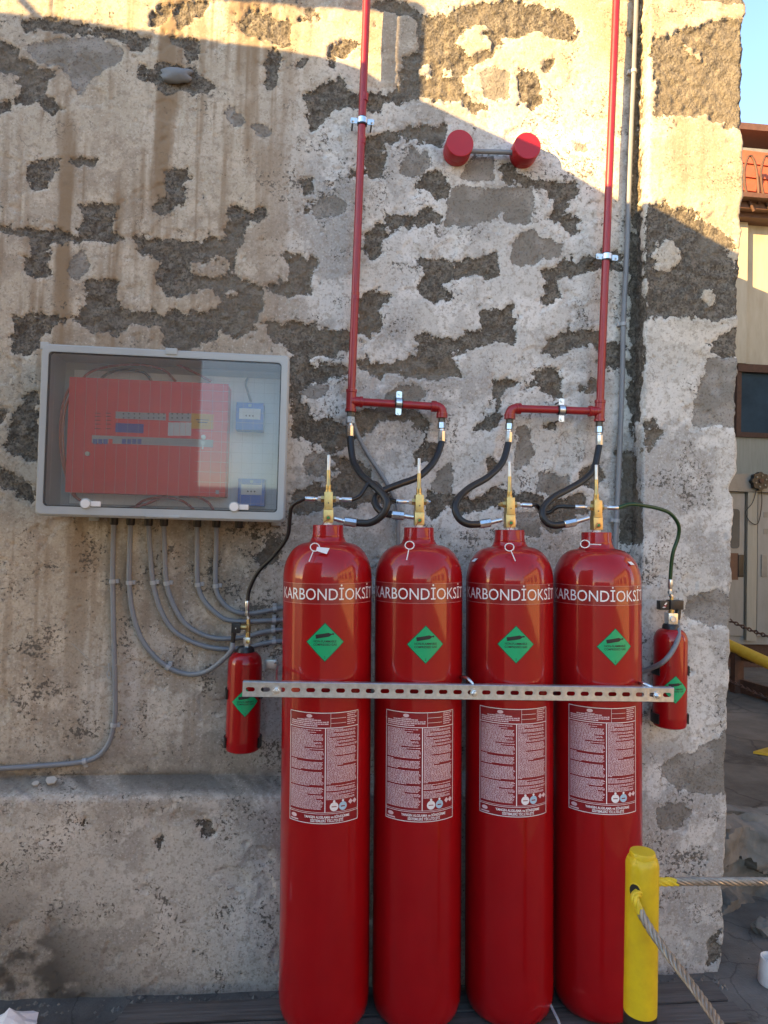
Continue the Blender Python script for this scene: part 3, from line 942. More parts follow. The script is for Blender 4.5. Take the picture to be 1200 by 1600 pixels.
# ---- sunlit buildings on the far sides of the yard
w = thing('ochre_warehouse', 'long sunlit ochre warehouse across the yard behind the camera', 'building', (8.5, -9, 0))
b = MB(); b.box((8.5, -20, 0), (14, -3.5, 5.2)); b.build('wall', OCHRE, w, smooth=False)
b = MB(); b.box((8.2, -20.4, 5.2), (14.3, -3.1, 5.5)); b.build('roof', BROWN, w, smooth=False)
for i in range(5):
    b = MB(); y = -18 + i * 2.9
    b.box((8.46, y, 1.6), (8.52, y + 1.5, 3.6)); o = b.build('window', WGLASS, w, smooth=False)
    b = MB(); b.box((8.42, y - 0.1, 1.48), (8.5, y + 1.6, 1.6)); b.build('sill', CREAM, o, smooth=False, loc=o.matrix_world.translation if False else None)
w = thing('pale_store_house', 'low pale store house at the back of the yard behind the camera', 'building', (-4, -21, 0))
b = MB(); b.box((-10, -26, 0), (5, -21, 2.6)); b.build('wall', CREAM, w, smooth=False)
b = MB(); b.box((-10.3, -26.2, 2.6), (5.3, -20.7, 2.8)); b.build('roof', GREYTOP, w, smooth=False)
for i in range(3):
    b = MB(); x = -8 + i * 4.2; b.box((x, -21.03, 0.02), (x + 2.2, -20.96, 2.2)); b.build('door', BROWN, w, smooth=False)

# ================================================================== OBJECTS
# ---- timber pallet under the cylinders
DECK = 0.040
pal = thing('timber_pallet', 'low weathered dark timber pallet under the red cylinders', 'pallet', (0.35, -0.35, 0))
for i, (y0, y1, x0, x1) in enumerate(((-0.275, -0.185, -0.56, 1.335), (-0.375, -0.287, -0.52, 1.345), (-0.475, -0.387, -0.58, 1.31), (-0.575, -0.487, -0.55, 1.33))):
    b = MB()
    n = 24
    t0, t1 = [], []
    for k in range(n + 1):
        x = x0 + (x1 - x0) * k / n
        t0.append((x + (0.03 if i == 0 and k == 0 else 0), y0 + rnd.uniform(-0.002, 0.002)))
        t1.append((x + (0.05 if i == 0 and k == 0 else 0), y1 + rnd.uniform(-0.002, 0.002)))
    b.prism([(x, y, DECK) for x, y in t0] + [(x, y, DECK) for x, y in reversed(t1)], (0, 0, -0.024))
    b.build('board', WOOD, pal, smooth=False)
for x in (-0.35, 0.4, 1.12):
    b = MB(); b.box((x - 0.04, -0.57, 0), (x + 0.04, -0.19, DECK - 0.025)); b.build('bearer', WOOD, pal, smooth=False)

# ---- the four big cylinders
CR_ = 0.1335
CH = 1.435                                    # base to collar top
CX = [0.0474, 0.3250, 0.6098, 0.8900]
CYL_Y = -0.26
body_prof = [(0.02, -0.015), (0.092, -0.015), (0.106, -0.012), (0.118, -0.004), (0.127, 0.010), (0.1322, 0.032), (CR_, 0.055)]
body_prof += [(CR_, 0.075 + (1.275 - 0.075) * k / 12) for k in range(1, 13)]
for k in range(1, 15):
    a = math.pi / 2 * k / 15
    body_prof.append((0.045 + (CR_ - 0.045) * math.cos(a) ** 0.80, 1.275 + 0.108 * math.sin(a)))
body_prof += [(0.056, 1.384), (0.0525, 1.388), (0.0500, 1.394), (0.0490, 1.398), (0.02, 1.399)]
collar_prof = [(0.030, 1.397), (0.0470, 1.397), (0.0476, 1.402), (0.0470, 1.406), (0.0462, 1.408), (0.0462, 1.430), (0.0450, 1.4345), (0.040, CH), (0.02, CH)]

# shared prints ------------------------------------------------------
edge_s = Sheet(); band_s = Sheet(); word_s = Sheet()
BW = 2.66 * CR_
band_s.rect(-BW / 2, -0.029, BW / 2, 0.029, 60)
for z in (-0.029, 0.0278): edge_s.rect(-BW / 2, z, BW / 2, z + 0.0010, 60)
wv_, wf_ = text_mesh('KARBONDİOKSİT', 0.047, bold=0.0)
wid = max(p[0] for p in wv_) - min(p[0] for p in wv_)
sxk = 2.52 * CR_ / wid
word_s.add([((p[0] - wid / 2) * sxk, p[1] - 0.0172) for p in wv_], wf_)

dia_g, dia_k, dia_e = Sheet(), Sheet(), Sheet()


def diamond(sh, h, n=10):
    v, f = [], []
    for i in range(-n, n + 1):
        x = h * i / n
        z = h - abs(x)
        v += [(x, -z - 1e-6), (x, z + 1e-6)]
    for i in range(2 * n): f.append((2 * i, 2 * i + 2, 2 * i + 3, 2 * i + 1))
    return sh.add(v, f)


DH = 0.0555
diamond(dia_e, DH)
diamond(dia_g, DH - 0.0028)
th = R_(9)
rot = lambda x, z: (x * math.cos(th) - z * math.sin(th), x * math.sin(th) + z * math.cos(th) + 0.0195)
dia_i = Sheet()
prof_i = [(-0.0270, 0.0055), (-0.018, 0.0055), (-0.009, 0.0055), (0.0, 0.0055), (0.0110, 0.0055), (0.0165, 0.0028), (0.0166, 0.0018), (0.0225, 0.0018), (0.0226, 0.0040), (0.0262, 0.0004)]
dia_i.add([rot(x, -h) for x, h in prof_i] + [rot(x, h) for x, h in prof_i], [(k, k + 1, k + 11, k + 10) for k in range(9)])
dia_k.text('NON-FLAMMABLE', 0, -0.0005, 0.0088, 'CENTER', 0.00012, 0.92)
dia_k.text('COMPRESSED GAS', 0, -0.0098, 0.0088, 'CENTER', 0.00012, 0.92)
dia_k.text('2', 0, -0.0455, 0.0085, 'CENTER', 0.00012)

LW, LH = 0.220, 0.312
lab_s, lin_s, ink_s, blu_s = Sheet(), Sheet(), Sheet(), Sheet()
lab_s.rect(-LW / 2, -LH / 2, LW / 2, LH / 2, 30)
t = 0.0019


def hline(z, x0, x1, tt=t): lin_s.rect(x0, z - tt / 2, x1, z + tt / 2, max(1, int((x1 - x0) / 0.008)))
def vline(x, z0, z1, tt=t): lin_s.rect(x - tt / 2, z0, x + tt / 2, z1)


x0, x1, zt, zb = -LW / 2 + 0.0025, LW / 2 - 0.0025, LH / 2 - 0.002, -LH / 2 + 0.002
xm = 0.006
hline(zt, x0, x1); hline(zb, x0, x1); vline(x0, zb, zt); vline(x1, zb, zt)
zh = zt - 0.042
hline(zh, x0, x1); vline(xm, zb + 0.030, zh, 0.0024); hline(zb + 0.027, x0, x1, 0.0012); hline(zb + 0.031, x0, x1, 0.0009)
vline(x0 + 0.128, zh, zt, 0.0008); hline(zt - 0.015, x0 + 0.128, x1 - 0.042, 0.0009); hline(zt - 0.029, x0 + 0.128, x1 - 0.042, 0.0009)
r = random.Random(4)


def fine(xa, xb, z, h=0.0021):
    x = xa
    while x < xb - 0.002:
        w = min(r.uniform(0.003, 0.011), xb - x)
        ink_s.rect(x, z, x + w, z + h * r.uniform(0.75, 1.0), max(1, int(w / 0.006)))
        x += w + r.uniform(0.0008, 0.0016)


z = zh - 0.007
row = 0
blanks = {1: 0.55, 2: 0.80, 3: 0.62, 10: 0.72, 13: 0.75, 16: 0.45, 18: 0.6, 27: 0.0, 28: 0.2, 36: 0.35, 37: 0.0, 50: 0.6, 51: 0.0, 58: 0.55, 62: 0.8}
while z > zb + 0.036:
    w = blanks.get(row, r.uniform(0.93, 1.0))
    if w > 0: fine(x0 + 0.005, x0 + 0.005 + (xm - x0 - 0.009) * w, z)
    z -= 0.0031; row += 1
z = zh - 0.005; row = 0
blanks = {0: 0.5, 3: 0.2, 7: 0.08, 10: 0.3, 13: 0.35, 16: 0.25, 24: 0.25, 32: 0.5, 33: 0.35, 49: 0.15, 50: 0.0, 52: 0.3, 56: 0.0, 59: 0.4, 61: 0.7}
while z > zb + 0.064:
    w = blanks.get(row, r.uniform(0.9, 1.0))
    if w > 0: fine(xm + 0.004, xm + 0.004 + (x1 - xm - 0.008) * w, z)
    z -= 0.0031; row += 1
for k in range(4): fine(x0 + 0.006 + 0.02 * (k == 0), x0 + (0.10, 0.122, 0.122, 0.09)[k], zt - 0.022 - k * 0.0052, 0.0036)
for k in range(6): fine(x1 - 0.038, x1 - 0.006 - 0.006 * (k % 2), zt - 0.006 - k * 0.0058, 0.003)
ink_s.disc(x0 + 0.066, zt - 0.009, 0.009, 0.005); ink_s.rect(x0 + 0.052, zt - 0.0175, x0 + 0.080, zt - 0.0160, 3)
ink_s.disc(x0 + 0.018, zb + 0.016, 0.010, 0.0055); ink_s.rect(x0 + 0.005, zb + 0.004, x0 + 0.033, zb + 0.0075, 4)
big_s = Sheet()
big_s.text('YANGIN ALGILAMA ve SÖNDÜRME', 0.012, zb + 0.0145, 0.0098, 'CENTER', 0.0003, 0.86)
big_s.text('SİSTEMLERİ TİC.LTD.ŞTİ', 0.012, zb + 0.0045, 0.0098, 'CENTER', 0.0003, 0.86)
zg = zb + 0.046
big_s.disc(xm + 0.026, zg, 0.0125); big_s.disc(xm + 0.026, zg + 0.0150, 0.0035); big_s.disc(xm + 0.052, zg + 0.0150, 0.0035)
blu_s.disc(xm + 0.052, zg, 0.0120)
for dx in (0.076, 0.090):
    q = 0.0075
    ink_s.add([(xm + dx - q, zg + 0.008), (xm + dx, zg + 0.008 - q), (xm + dx + q, zg + 0.008), (xm + dx, zg + 0.008 + q)], [(0, 1, 2, 3)])
ink2 = Sheet(); ink2.rect(xm + 0.019, zg - 0.0012, xm + 0.033, zg + 0.0012); ink2.rect(xm + 0.046, zg - 0.0022, xm + 0.058, zg + 0.0010)
PALEBLUE = mat('pale_blue_print', (0.36, 0.55, 0.68), 0.5)


def valve(parent, z0):
    def part(nm, fn, m):
        q = MB(); fn(q); return q.build(nm, m, parent, loc=(0, 0, 0))
    part('valve_seal', lambda q: q.lathe([(0.004, z0), (0.0135, z0), (0.0135, z0 + 0.008), (0.004, z0 + 0.008)], 20), WHITEP)
    body = part('valve_body', lambda q: (q.box((-0.0150, -0.0155, z0 + 0.007), (0.0150, 0.0155, z0 + 0.046), 0.0025), q.box((-0.0128, -0.0170, z0 + 0.0462), (0.0128, 0.0160, z0 + 0.100), 0.002),
                                         q.box((-0.0150, -0.0150, z0 + 0.0455), (0.0150, 0.0150, z0 + 0.0500), 0.001)), BRASS)
    part('valve_port', lambda q: q.lathe([(0.002, -0.0225), (0.0100, -0.0225), (0.0110, -0.0205), (0.0110, -0.0125), (0.002, -0.0125)], 6, (0, 0, z0 + 0.078), 'X'), BRASS)
    part('valve_port', lambda q: q.lathe([(0.002, 0.0125), (0.0110, 0.0125), (0.0110, 0.0205), (0.0100, 0.0225), (0.002, 0.0225)], 6, (0, 0, z0 + 0.078), 'X'), BRASS)
    part('valve_stem', lambda q: q.lathe([(0.002, z0 + 0.0995), (0.0095, z0 + 0.0995), (0.0095, z0 + 0.106), (0.0075, z0 + 0.107), (0.0085, z0 + 0.117), (0.0085, z0 + 0.120), (0.0062, z0 + 0.124), (0.0058, z0 + 0.166), (0.002, z0 + 0.166)], 16), BRASS)
    part('stem_tube', lambda q: q.lathe([(0.001, z0 + 0.166), (0.0050, z0 + 0.166), (0.0050, z0 + 0.211), (0.0044, z0 + 0.2125), (0.001, z0 + 0.2125)], 14), NICKEL)
    sc_ = MB(); sc_.lathe([(0.0005, 0.0165), (0.0022, 0.0165), (0.0022, 0.0180), (0.0005, 0.0180)], 10, (0, 0, z0 + 0.066), 'Y'); sc_.build('valve_screw', DULLSTEEL, body, loc=(0, 0, 0))
    sc_ = MB(); sc_.lathe([(0.001, 0.0150), (0.0082, 0.0150), (0.0085, 0.0190), (0.0060, 0.0195), (0.001, 0.0195)], 16, (0, 0, z0 + 0.021), 'Y'); sc_.build('burst_disc_cap', mat('bronze_cap', (0.45, 0.20, 0.08), 0.4, 0.8), body, loc=(0, 0, 0))
    sc_ = MB(); sc_.lathe([(0.0005, 0.0194), (0.0056, 0.0194), (0.0050, 0.0205), (0.0005, 0.0207)], 14, (0, 0, z0 + 0.021), 'Y'); sc_.build('green_insert', mat('green_insert', (0.02, 0.20, 0.05), 0.45), body, loc=(0, 0, 0))


def view_angle(x, y): return math.atan2(CAM.x - x, y - CAM.y)


spec = [  # word, diamond, label offsets in photo pixels from the axis
    (0.0, -3, -4, (-26, 12), 'leftmost tall red gas cylinder, with a white tag on its pin', (492, 855, 20)),
    (1.5, 11, 4, (-3, 0), 'second tall red gas cylinder from the control cabinet, its pin hanging almost straight', (640, 852, 10)),
    (1.0, 10, 8, (2, 0), 'third tall red gas cylinder from the control cabinet, right of the strut centre bolt', (796, 855, -22)),
    (3.5, 27, 11, (-4, 0), 'rightmost tall red gas cylinder, behind the yellow bollard, its pin lying sideways', (914, 850, -88)),
]
proto = None
for i, (wo, do, lo, po, lab, pin) in enumerate(spec):
    va = view_angle(CX[i], CYL_Y)
    z_base = 0.055
    if proto is None:
        root = thing('gas_cylinder', lab, 'gas cylinder', (0, 0, 0), 'row of tall red gas cylinders')
        b = MB(); b.lathe(body_prof, 72); b.build('cylinder_body', RED, root, loc=(0, 0, 0))
        b = MB(); b.lathe(collar_prof, 48); b.build('collar', RED, root, loc=(0, 0, 0))
        valve(root, CH)
        bd = band_s.on_cyl('name_band', CR_ + 0.0004, BANDRED, root, 1.243)
        edge_s.on_cyl('band_edge', CR_ + 0.0008, PALEEDGE, bd, 1.243)
        word_s.on_cyl('band_lettering', CR_ + 0.0009, WHITEINK, bd, 1.243)
        dg = dia_e.on_cyl('hazard_diamond', CR_ + 0.0005, mat('dark_green_border', (0.004, 0.06, 0.025), 0.4), root, 1.100)
        dia_g.on_cyl('diamond_field', CR_ + 0.0008, GREEN, dg, 1.100)
        dia_k.on_cyl('diamond_lettering', CR_ + 0.0012, BLACKINK, dg, 1.100)['kind'] = 'stuff'
        dia_i.on_cyl('diamond_icon', CR_ + 0.0013, BLACKINK, dg, 1.100)
        lb = lab_s.on_cyl('instruction_label', CR_ + 0.0005, LABELRED, root, 0.757)
        lin_s.on_cyl('label_rules', CR_ + 0.0009, WHITEINK, lb, 0.757)
        ink_s.on_cyl('label_fine_print', CR_ + 0.0010, INKPINK, lb, 0.757)
        big_s.on_cyl('label_lettering', CR_ + 0.0012, WHITEINK, lb, 0.757)
        blu_s.on_cyl('label_gauge_mark', CR_ + 0.0012, PALEBLUE, lb, 0.757)
        ink2.on_cyl('label_gauge_needle', CR_ + 0.0015, LABELRED, lb, 0.757)
        proto = root
    else:
        root = copy_tree(proto)
        root['label'] = lab
    root.location = (CX[i] + 0.0195 * (1.35 - 0.055), CYL_Y, z_base)
    root.rotation_euler = (0, -0.0195, 0)
    # each bottle stands turned a little differently
    for ch in root.children:
        k = ch.name.split('.')[0]
        if k == 'name_band': ch.rotation_euler.z = va + wo / 68.0
        if k == 'hazard_diamond': ch.rotation_euler.z = va + math.asin(do / 68.0)
        if k == 'instruction_label':
            ch.rotation_euler.z = va + math.asin(lo / 68.0)
            ch.location.z = (-0.008, -0.007, 0.003, 0.006)[i]
        if k == 'hazard_diamond': ch.location.z = (0.002, -0.002, 0.001, -0.003)[i]
        if k == 'name_band': ch.location.z = (-0.005, 0.001, 0.003, 0.004)[i]
    # pin on a cord
    M_ = Matrix.Translation(root.location) @ Matrix.Rotation(-0.0195, 4, 'Y')
    ring_c = M_.inverted() @ at(pin[0], pin[1], CYL_Y - 0.112)
    top = Vector((0.002, -0.021, CH + 0.018))
    b = MB(); b.tube(catmull([top, Vector((ring_c.x * 0.35, -0.046, CH + 0.006)), Vector((ring_c.x * 0.75, -0.062, CH - 0.028)), ring_c + Vector((0, 0, 0.0135))], 0.004), 0.0009, 6)
    b.build('pin_cord', REDP, root, loc=(0, 0, 0))
    b = MB()
    n_ = Vector((math.sin(va) * 0.93, -math.cos(va) * 0.93, 0.36)).normalized()
    u_ = Vector((0, 0, 1)).cross(n_).normalized(); w_ = n_.cross(u_)
    c0 = ring_c
    b.tube([c0 + u_ * (0.0130 * math.cos(a)) + w_ * (0.0120 * math.sin(a)) for a in np.linspace(0, 2 * math.pi, 25)], 0.0016, 8)
    ang = R_(pin[2])
    dr = (u_ * -math.sin(ang) - w_ * math.cos(ang))
    b.tube([c0 + dr * 0.012, c0 + dr * 0.046], 0.0015, 8)
    pn = b.build('safety_pin', WHITEP, root, loc=(0, 0, 0))
    if i == 0:
        b = MB(); e = c0 + n_ * 0.003 + u_ * 0.006
        b.prism([e, e + u_ * 0.036 - w_ * 0.004, e + u_ * 0.028 - w_ * 0.022, e - u_ * 0.002 - w_ * 0.012], n_ * 0.0006)
        b.build('paper_tag', PAPER, pn, smooth=False, loc=(0, 0, 0))
    if i >= 2:
        s_ = 1
        a0 = va + (-1.05 if i == 2 else 0.98)
        q = Sheet(); q.rect(-0.010, -0.018, 0.010, 0.018, 2)
        o = q.on_plane('white_sticker', WHITEP, root)
        o.rotation_euler = (-0.9, 0, a0)
        o.location = (math.sin(a0) * 0.112, -math.cos(a0) * 0.112, 1.349)

# a slim red upright behind the bottles, seen in the gap between the second and third
b = MB(); b.box((0.452, -0.13, 0.0), (0.478, -0.11, 1.335), 0.002)
tag(b.build('steel_upright', REDP), 'slim red upright behind the gap between the second and third cylinders', 'upright')

# ---- slotted strut across the cylinders
BY = -0.4165
pL, pR = at(379, 1077, BY), at(1053, 1086, BY)
BL = (pR - pL).length
bar = thing('slotted_strut', 'galvanised slotted channel strut clamped across the red cylinders', 'strut', pL)
tl = math.atan2(pR.z - pL.z, pR.x - pL.x)
bar.rotation_euler = (0, -tl, 0)
HB = 0.0395
v, f = [], []
npit = 30
pit_ = BL / npit


def stad(a, r_, c, s_):
    lo, hi = 0.0, a + r_ + 0.001
    for _ in range(24):
        m_ = (lo + hi) / 2
        x, y = c * m_, s_ * m_
        d = math.hypot(max(abs(x) - a, 0), y) - r_
        if d < 0: lo = m_
        else: hi = m_
    return lo


for i in range(npit):
    cxx = (i + 0.5) * pit_
    hx, hz = pit_ / 2, HB / 2
    ca = math.atan2(hz, hx)
    angs = sorted(set([ca, math.pi - ca, math.pi + ca, 2 * math.pi - ca] + [2 * math.pi * k / 24 for k in range(24)]))
    o = len(v); n = len(angs)
    for a in angs:
        c, s_ = math.cos(a), math.sin(a)
        ro = min(hx / abs(c) if abs(c) > 1e-9 else 9, hz / abs(s_) if abs(s_) > 1e-9 else 9)
        ri = stad(0.0065, 0.0062, c, s_)
        v += [(cxx + c * ro, 0, s_ * ro), (cxx + c * ri, 0.0004, s_ * ri), (cxx + c * ri, 0.0025, s_ * ri)]
    for k in range(n):
        k2 = (k + 1) % n
        f.append((o + 3 * k, o + 3 * k2, o + 3 * k2 + 1, o + 3 * k + 1))
        f.append((o + 3 * k + 1, o + 3 * k2 + 1, o + 3 * k2 + 2, o + 3 * k + 2))
b = MB(); b.add(v, f)
for sg in (-1, 1):   # rolled flanges
    b.add([(0, 0, sg * HB / 2), (BL, 0, sg * HB / 2), (BL, 0.0015, sg * (HB / 2 + 0.0015)), (0, 0.0015, sg * (HB / 2 + 0.0015)), (0, 0.0205, sg * (HB / 2 + 0.0015)), (BL, 0.0205, sg * (HB / 2 + 0.0015)), (0, 0.0205, sg * (HB / 2 - 0.008)), (BL, 0.0205, sg * (HB / 2 - 0.008))],
          [(0, 1, 2, 3), (3, 2, 5, 4), (4, 5, 7, 6)])
b.build('channel', GALV, bar, loc=(0, 0, 0), smooth=False)
for u in (432, 741, 1027):
    q = at(u, 1080, BY) - pL
    b = MB()
    b.lathe([(0.001, 0.0), (0.0125, 0.0), (0.0125, 0.0018), (0.001, 0.0018)], 20, (q.x, 0, -0.002), 'Y')
    w_ = b.build('washer', STEEL, bar, loc=(0, 0, 0))
    b = MB(); b.lathe([(0.001, 0.0018), (0.0085, 0.0018), (0.0085, 0.0075), (0.0075, 0.0085), (0.0045, 0.0086), (0.0045, 0.0120), (0.001, 0.0125)], 6, (q.x, 0, -0.002), 'Y')
    b.build('bolt', STEEL, bar, loc=(0, 0, 0))

# J-hooks that tie the strut to the wall
hk = [([at(432, 1068, -0.405), at(431, 1052, -0.34), at(434, 1036, -0.2), at(430, 1036, -0.01)], 'bent steel hook rod left of the first cylinder, tying the strut to the wall'),
      ([at(739, 1069, -0.405), at(731, 1060, -0.395), at(722, 1058, -0.33), at(724, 1062, -0.10), at(724, 1062, -0.07)], 'bent steel hook rod showing between the second and third cylinders'),
      ([at(1020, 1074, -0.405), at(1003, 1067, -0.38), at(1001, 1070, -0.30), at(1002, 1075, -0.07)], 'bent steel hook rod at the right side of the rightmost cylinder')]
for i, (p, lab) in enumerate(hk):
    t_ = thing('hook_rod', lab, 'hook rod', p[-1], 'rods tying the strut to the wall')
    b = MB(); b.tube(catmull(p, 0.008), 0.0042, 10); b.build('rod', STEEL, t_)
    if i == 0:
        c = at(425, 1037, -0.005)
        b = MB(); b.box((c.x - 0.024, -0.012, c.z - 0.016), (c.x + 0.016, -0.002, c.z + 0.014), 0.002); b.build('wall_plate', GALV, t_)

# ---- red manifold pipes on the wall
PR = 0.0132


def fitting(b, p0, p1, r_, lip=0.002):
    d = (p1 - p0); L_ = d.length; d.normalize()
    pts = [(0, r_ - 0.001), (0.001, r_ + lip), (0.010, r_ + lip), (0.0115, r_), (L_ - 0.0115, r_), (L_ - 0.010, r_ + lip), (L_ - 0.001, r_ + lip), (L_, r_ - 0.001)]
    b.tube([p0 + d * q[0] for q in pts], r_, 18, rad=lambda i: pts[i][1])


def clamp(c, along, lab, tallv):
    """two-eared rubber lined clamp; along: pipe direction"""
    t_ = thing('pipe_clamp', lab, 'pipe clamp', (c.x, 0, c.z), 'clamps holding the red pipes')
    a = along.normalized(); sd = Vector((0, -1, 0)).cross(a).normalized(); nrm = Vector((0, -1, 0))
    b = MB(); b.tube([c - a * 0.0135, c + a * 0.0135], PR + 0.0035, 20); b.build('rubber_lining', BLACK, t_)
    b = MB()
    v, f = [], []
    ns = 16
    for k in range(ns + 1):
        an = math.pi * k / ns
        d = sd * math.cos(an) + nrm * math.sin(an)
        for r_ in (PR + 0.0037, PR + 0.0055):
            for s_ in (-0.0095, 0.0095): v.append(c + d * r_ + a * s_)
    for k in range(ns):
        o = 4 * k
        f += [(o + 2, o + 3, o + 7, o + 6), (o, o + 4, o + 5, o + 1), (o, o + 2, o + 6, o + 4), (o + 1, o + 5, o + 7, o + 3)]
    b.add(v, f); b.build('band', STEEL, t_)
    for s_ in (-1, 1):
        e0 = c + sd * s_ * (PR + 0.003); e1 = c + sd * s_ * (PR + 0.027)
        b = MB(); b.prism([e0 - a * 0.0095, e1 - a * 0.0095 - sd * s_ * 0.003, e1 - a * 0.006, e1 + a * 0.006, e1 + a * 0.0095 - sd * s_ * 0.003, e0 + a * 0.0095], nrm * 0.0028)
        ear = b.build('ear', STEEL, t_, smooth=False)
        m_ = (e0 + e1) / 2 + sd * s_ * 0.004
        b = MB(); b.tube([m_, m_ + nrm * 0.0085], 0.0055, 6); b.build('bolt', STEEL, ear)
        b = MB(); b.tube([m_, Vector((m_.x, 0.01, m_.z))], 0.003, 8); b.build('stud', DULLSTEEL, ear)


def hexnut(b, p0, p1, r_): b.tube([p0, p0 + (p1 - p0) * 0.06, p0 + (p1 - p0) * 0.94, p1], r_, 6, rad=lambda i: (r_ * 0.9, r_, r_, r_ * 0.9)[i])


MY = -0.055


def manifold(name, lab, top, tee, elbow, joints):
    t_ = thing(name, lab, 'pipework', (tee.x, 0, tee.z))
    d = (top - tee).normalized()
    h = (elbow - tee).normalized()
    dn = -d
    b = MB(); b.tube([tee + d * 0.02, top + d * 0.8], PR, 20); b.build('riser_pipe', REDP, t_)
    b = MB(); b.tube([tee + h * 0.02, elbow - h * 0.02], PR, 20); b.build('branch_pipe', REDP, t_)
    b = MB(); fitting(b, tee + d * 0.040, tee + dn * 0.036, PR + 0.0035); fitting(b, tee, tee + h * 0.040, PR + 0.0035); b.build('tee_fitting', REDP, t_)
    arc = [elbow - h * 0.036, elbow - h * 0.024, elbow - h * 0.016 + dn * 0.001, elbow - h * 0.006 + dn * 0.006, elbow - h * 0.001 + dn * 0.016, elbow + dn * 0.024, elbow + dn * 0.036]
    b = MB(); b.tube(catmull(arc, 0.004), PR + 0.0035, 18)
    fitting(b, elbow - h * 0.038, elbow - h * 0.020, PR + 0.0036, 0.0022); fitting(b, elbow + dn * 0.020, elbow + dn * 0.038, PR + 0.0036, 0.0022)
    b.build('elbow_fitting', REDP, t_)
    for e in (tee, elbow):
        b = MB(); b.tube([e + dn * 0.036, e + dn * 0.055], 0.0120, 6); b.build('nipple', DULLSTEEL, t_)
    for p in joints:
        b = MB(); fitting(b, p - d * 0.002, p + d * 0.026, PR + 0.0004, 0.0004); b.build('joint_ring', REDP, t_)
    return tee + dn * 0.055, elbow + dn * 0.055


tA, eA = manifold('red_manifold_pipe', 'red steel riser and branch pipe on the wall above the two left cylinders', at(573, 0, MY), at(548.5, 627, MY), at(691, 636, MY), [at(569, 158, MY), at(565, 225, MY), at(555, 468, MY)])
tB, eB = manifold('red_manifold_pipe', 'red steel riser and branch pipe on the wall above the two right cylinders', at(963, 0, MY), at(937, 643, MY), at(797, 638, MY), [])
clamp(at(566, 190, MY), at(573, 0, MY) - at(548.5, 627, MY), 'zinc pipe clamp on the left red riser, high on the wall', 0)
clamp(at(948, 402, MY), at(963, 0, MY) - at(937, 643, MY), 'zinc pipe clamp on the right red riser beside the grey conduit', 0)
clamp(at(623, 630, MY), at(691, 636, MY) - at(548.5, 627, MY), 'zinc pipe clamp on the left horizontal red branch pipe', 0)
clamp(at(877, 641, MY), at(797, 638, MY) - at(937, 643, MY), 'zinc pipe clamp on the right horizontal red branch pipe', 0)


# ---- hoses
def end_nuts(t_, p, d, big=True):
    """swivel nut + crimped ferrule, starting at p going along d; returns where the rubber starts"""
    d = d.normalized()
    if big:
        b = MB(); hexnut(b, p, p + d * 0.022, 0.0145); b.build('swivel_nut', STEEL, t_)
        b = MB(); b.tube([p + d * 0.021, p + d * 0.030], 0.0085, 12); b.build('neck', STEEL, t_)
        b = MB(); b.tube([p + d * 0.029, p + d * 0.031, p + d * 0.064, p + d * 0.066], 0.0125, 8, rad=lambda i: (0.011, 0.0128, 0.0128, 0.0118)[i]); b.build('ferrule', STEEL, t_)
        return p + d * 0.066
    b = MB(); hexnut(b, p, p + d * 0.010, 0.0085); b.build('swivel_nut', STEEL, t_)
    b = MB(); b.tube([p + d * 0.0095, p + d * 0.018], 0.0055, 10); b.build('neck', STEEL, t_)
    b = MB(); b.tube([p + d * 0.017, p + d * 0.019, p + d * 0.046, p + d * 0.048], 0.0075, 12, rad=lambda i: (0.0065, 0.0078, 0.0078, 0.0072)[i]); b.build('ferrule', STEEL, t_)
    return p + d * 0.048


def big_hose(lab, start, pts, fit_px, out_px):
    """from manifold nipple down to the valve outlet. pts: (u, v, Y); fit_px: ferrule start/end; out_px: spigot end"""
    t_ = thing('discharge_hose', lab, 'hose', start, 'thick black discharge hoses')
    s = end_nuts(t_, start + Vector((0, 0, 0.002)), at(*pts[0]) - start, True)
    path = [s - (at(*pts[0]) - start).normalized() * 0.012, s] + [at(*p) for p in pts[1:]]
    f0, f1 = at(*fit_px[0]), at(*fit_px[1])
    path += [f0, f0 + (f1 - f0).normalized() * 0.01]
    b = MB(); b.tube(catmull(path, 0.007), 0.0112, 14); b.build('rubber_tube', BLACK, t_)
    d = (f1 - f0)
    b = MB(); b.tube([f0, f0 + d * 0.05, f0 + d * 0.95, f1], 0.0125, 8, rad=lambda i: (0.0118, 0.0138, 0.0138, 0.011)[i]); b.build('ferrule', STEEL, t_)
    b = MB(); b.tube([f1 - d * 0.1, at(*out_px)], 0.0075, 12, r1=0.0070); b.build('spigot', STEEL, t_)


VY = -0.275
big_hose('thick black hose from the left tee looping to the leftmost cylinder', tA, [(547, 690, -0.06), (551, 716, -0.10), (562, 738, -0.16), (577, 753, -0.215), (594, 768, -0.265), (604, 783, -0.295), (603, 796, -0.30), (594, 808, -0.295), (578, 817, -0.285)], ((557, 817, VY), (537, 814, VY)), (522, 810, VY))
big_hose('thick black hose from the left elbow crossing over to the second cylinder', eA, [(690, 690, -0.06), (683, 712, -0.09), (672, 729, -0.12), (652, 746, -0.16), (623, 757, -0.19), (599, 767, -0.21), (587, 778, -0.22), (588, 791, -0.23), (598, 801, -0.25)], ((612, 804, -0.265), (632, 806, -0.268)), (646, 808, -0.268))
big_hose('thick black hose curling left from the right elbow to the third cylinder', eB, [(794, 695, -0.06), (785, 722, -0.10), (763, 745, -0.15), (734, 762, -0.20), (716, 779, -0.25), (711, 795, -0.275), (718, 811, -0.285), (732, 819, -0.285)], ((749, 819, VY), (767, 816, VY)), (784, 812, VY))
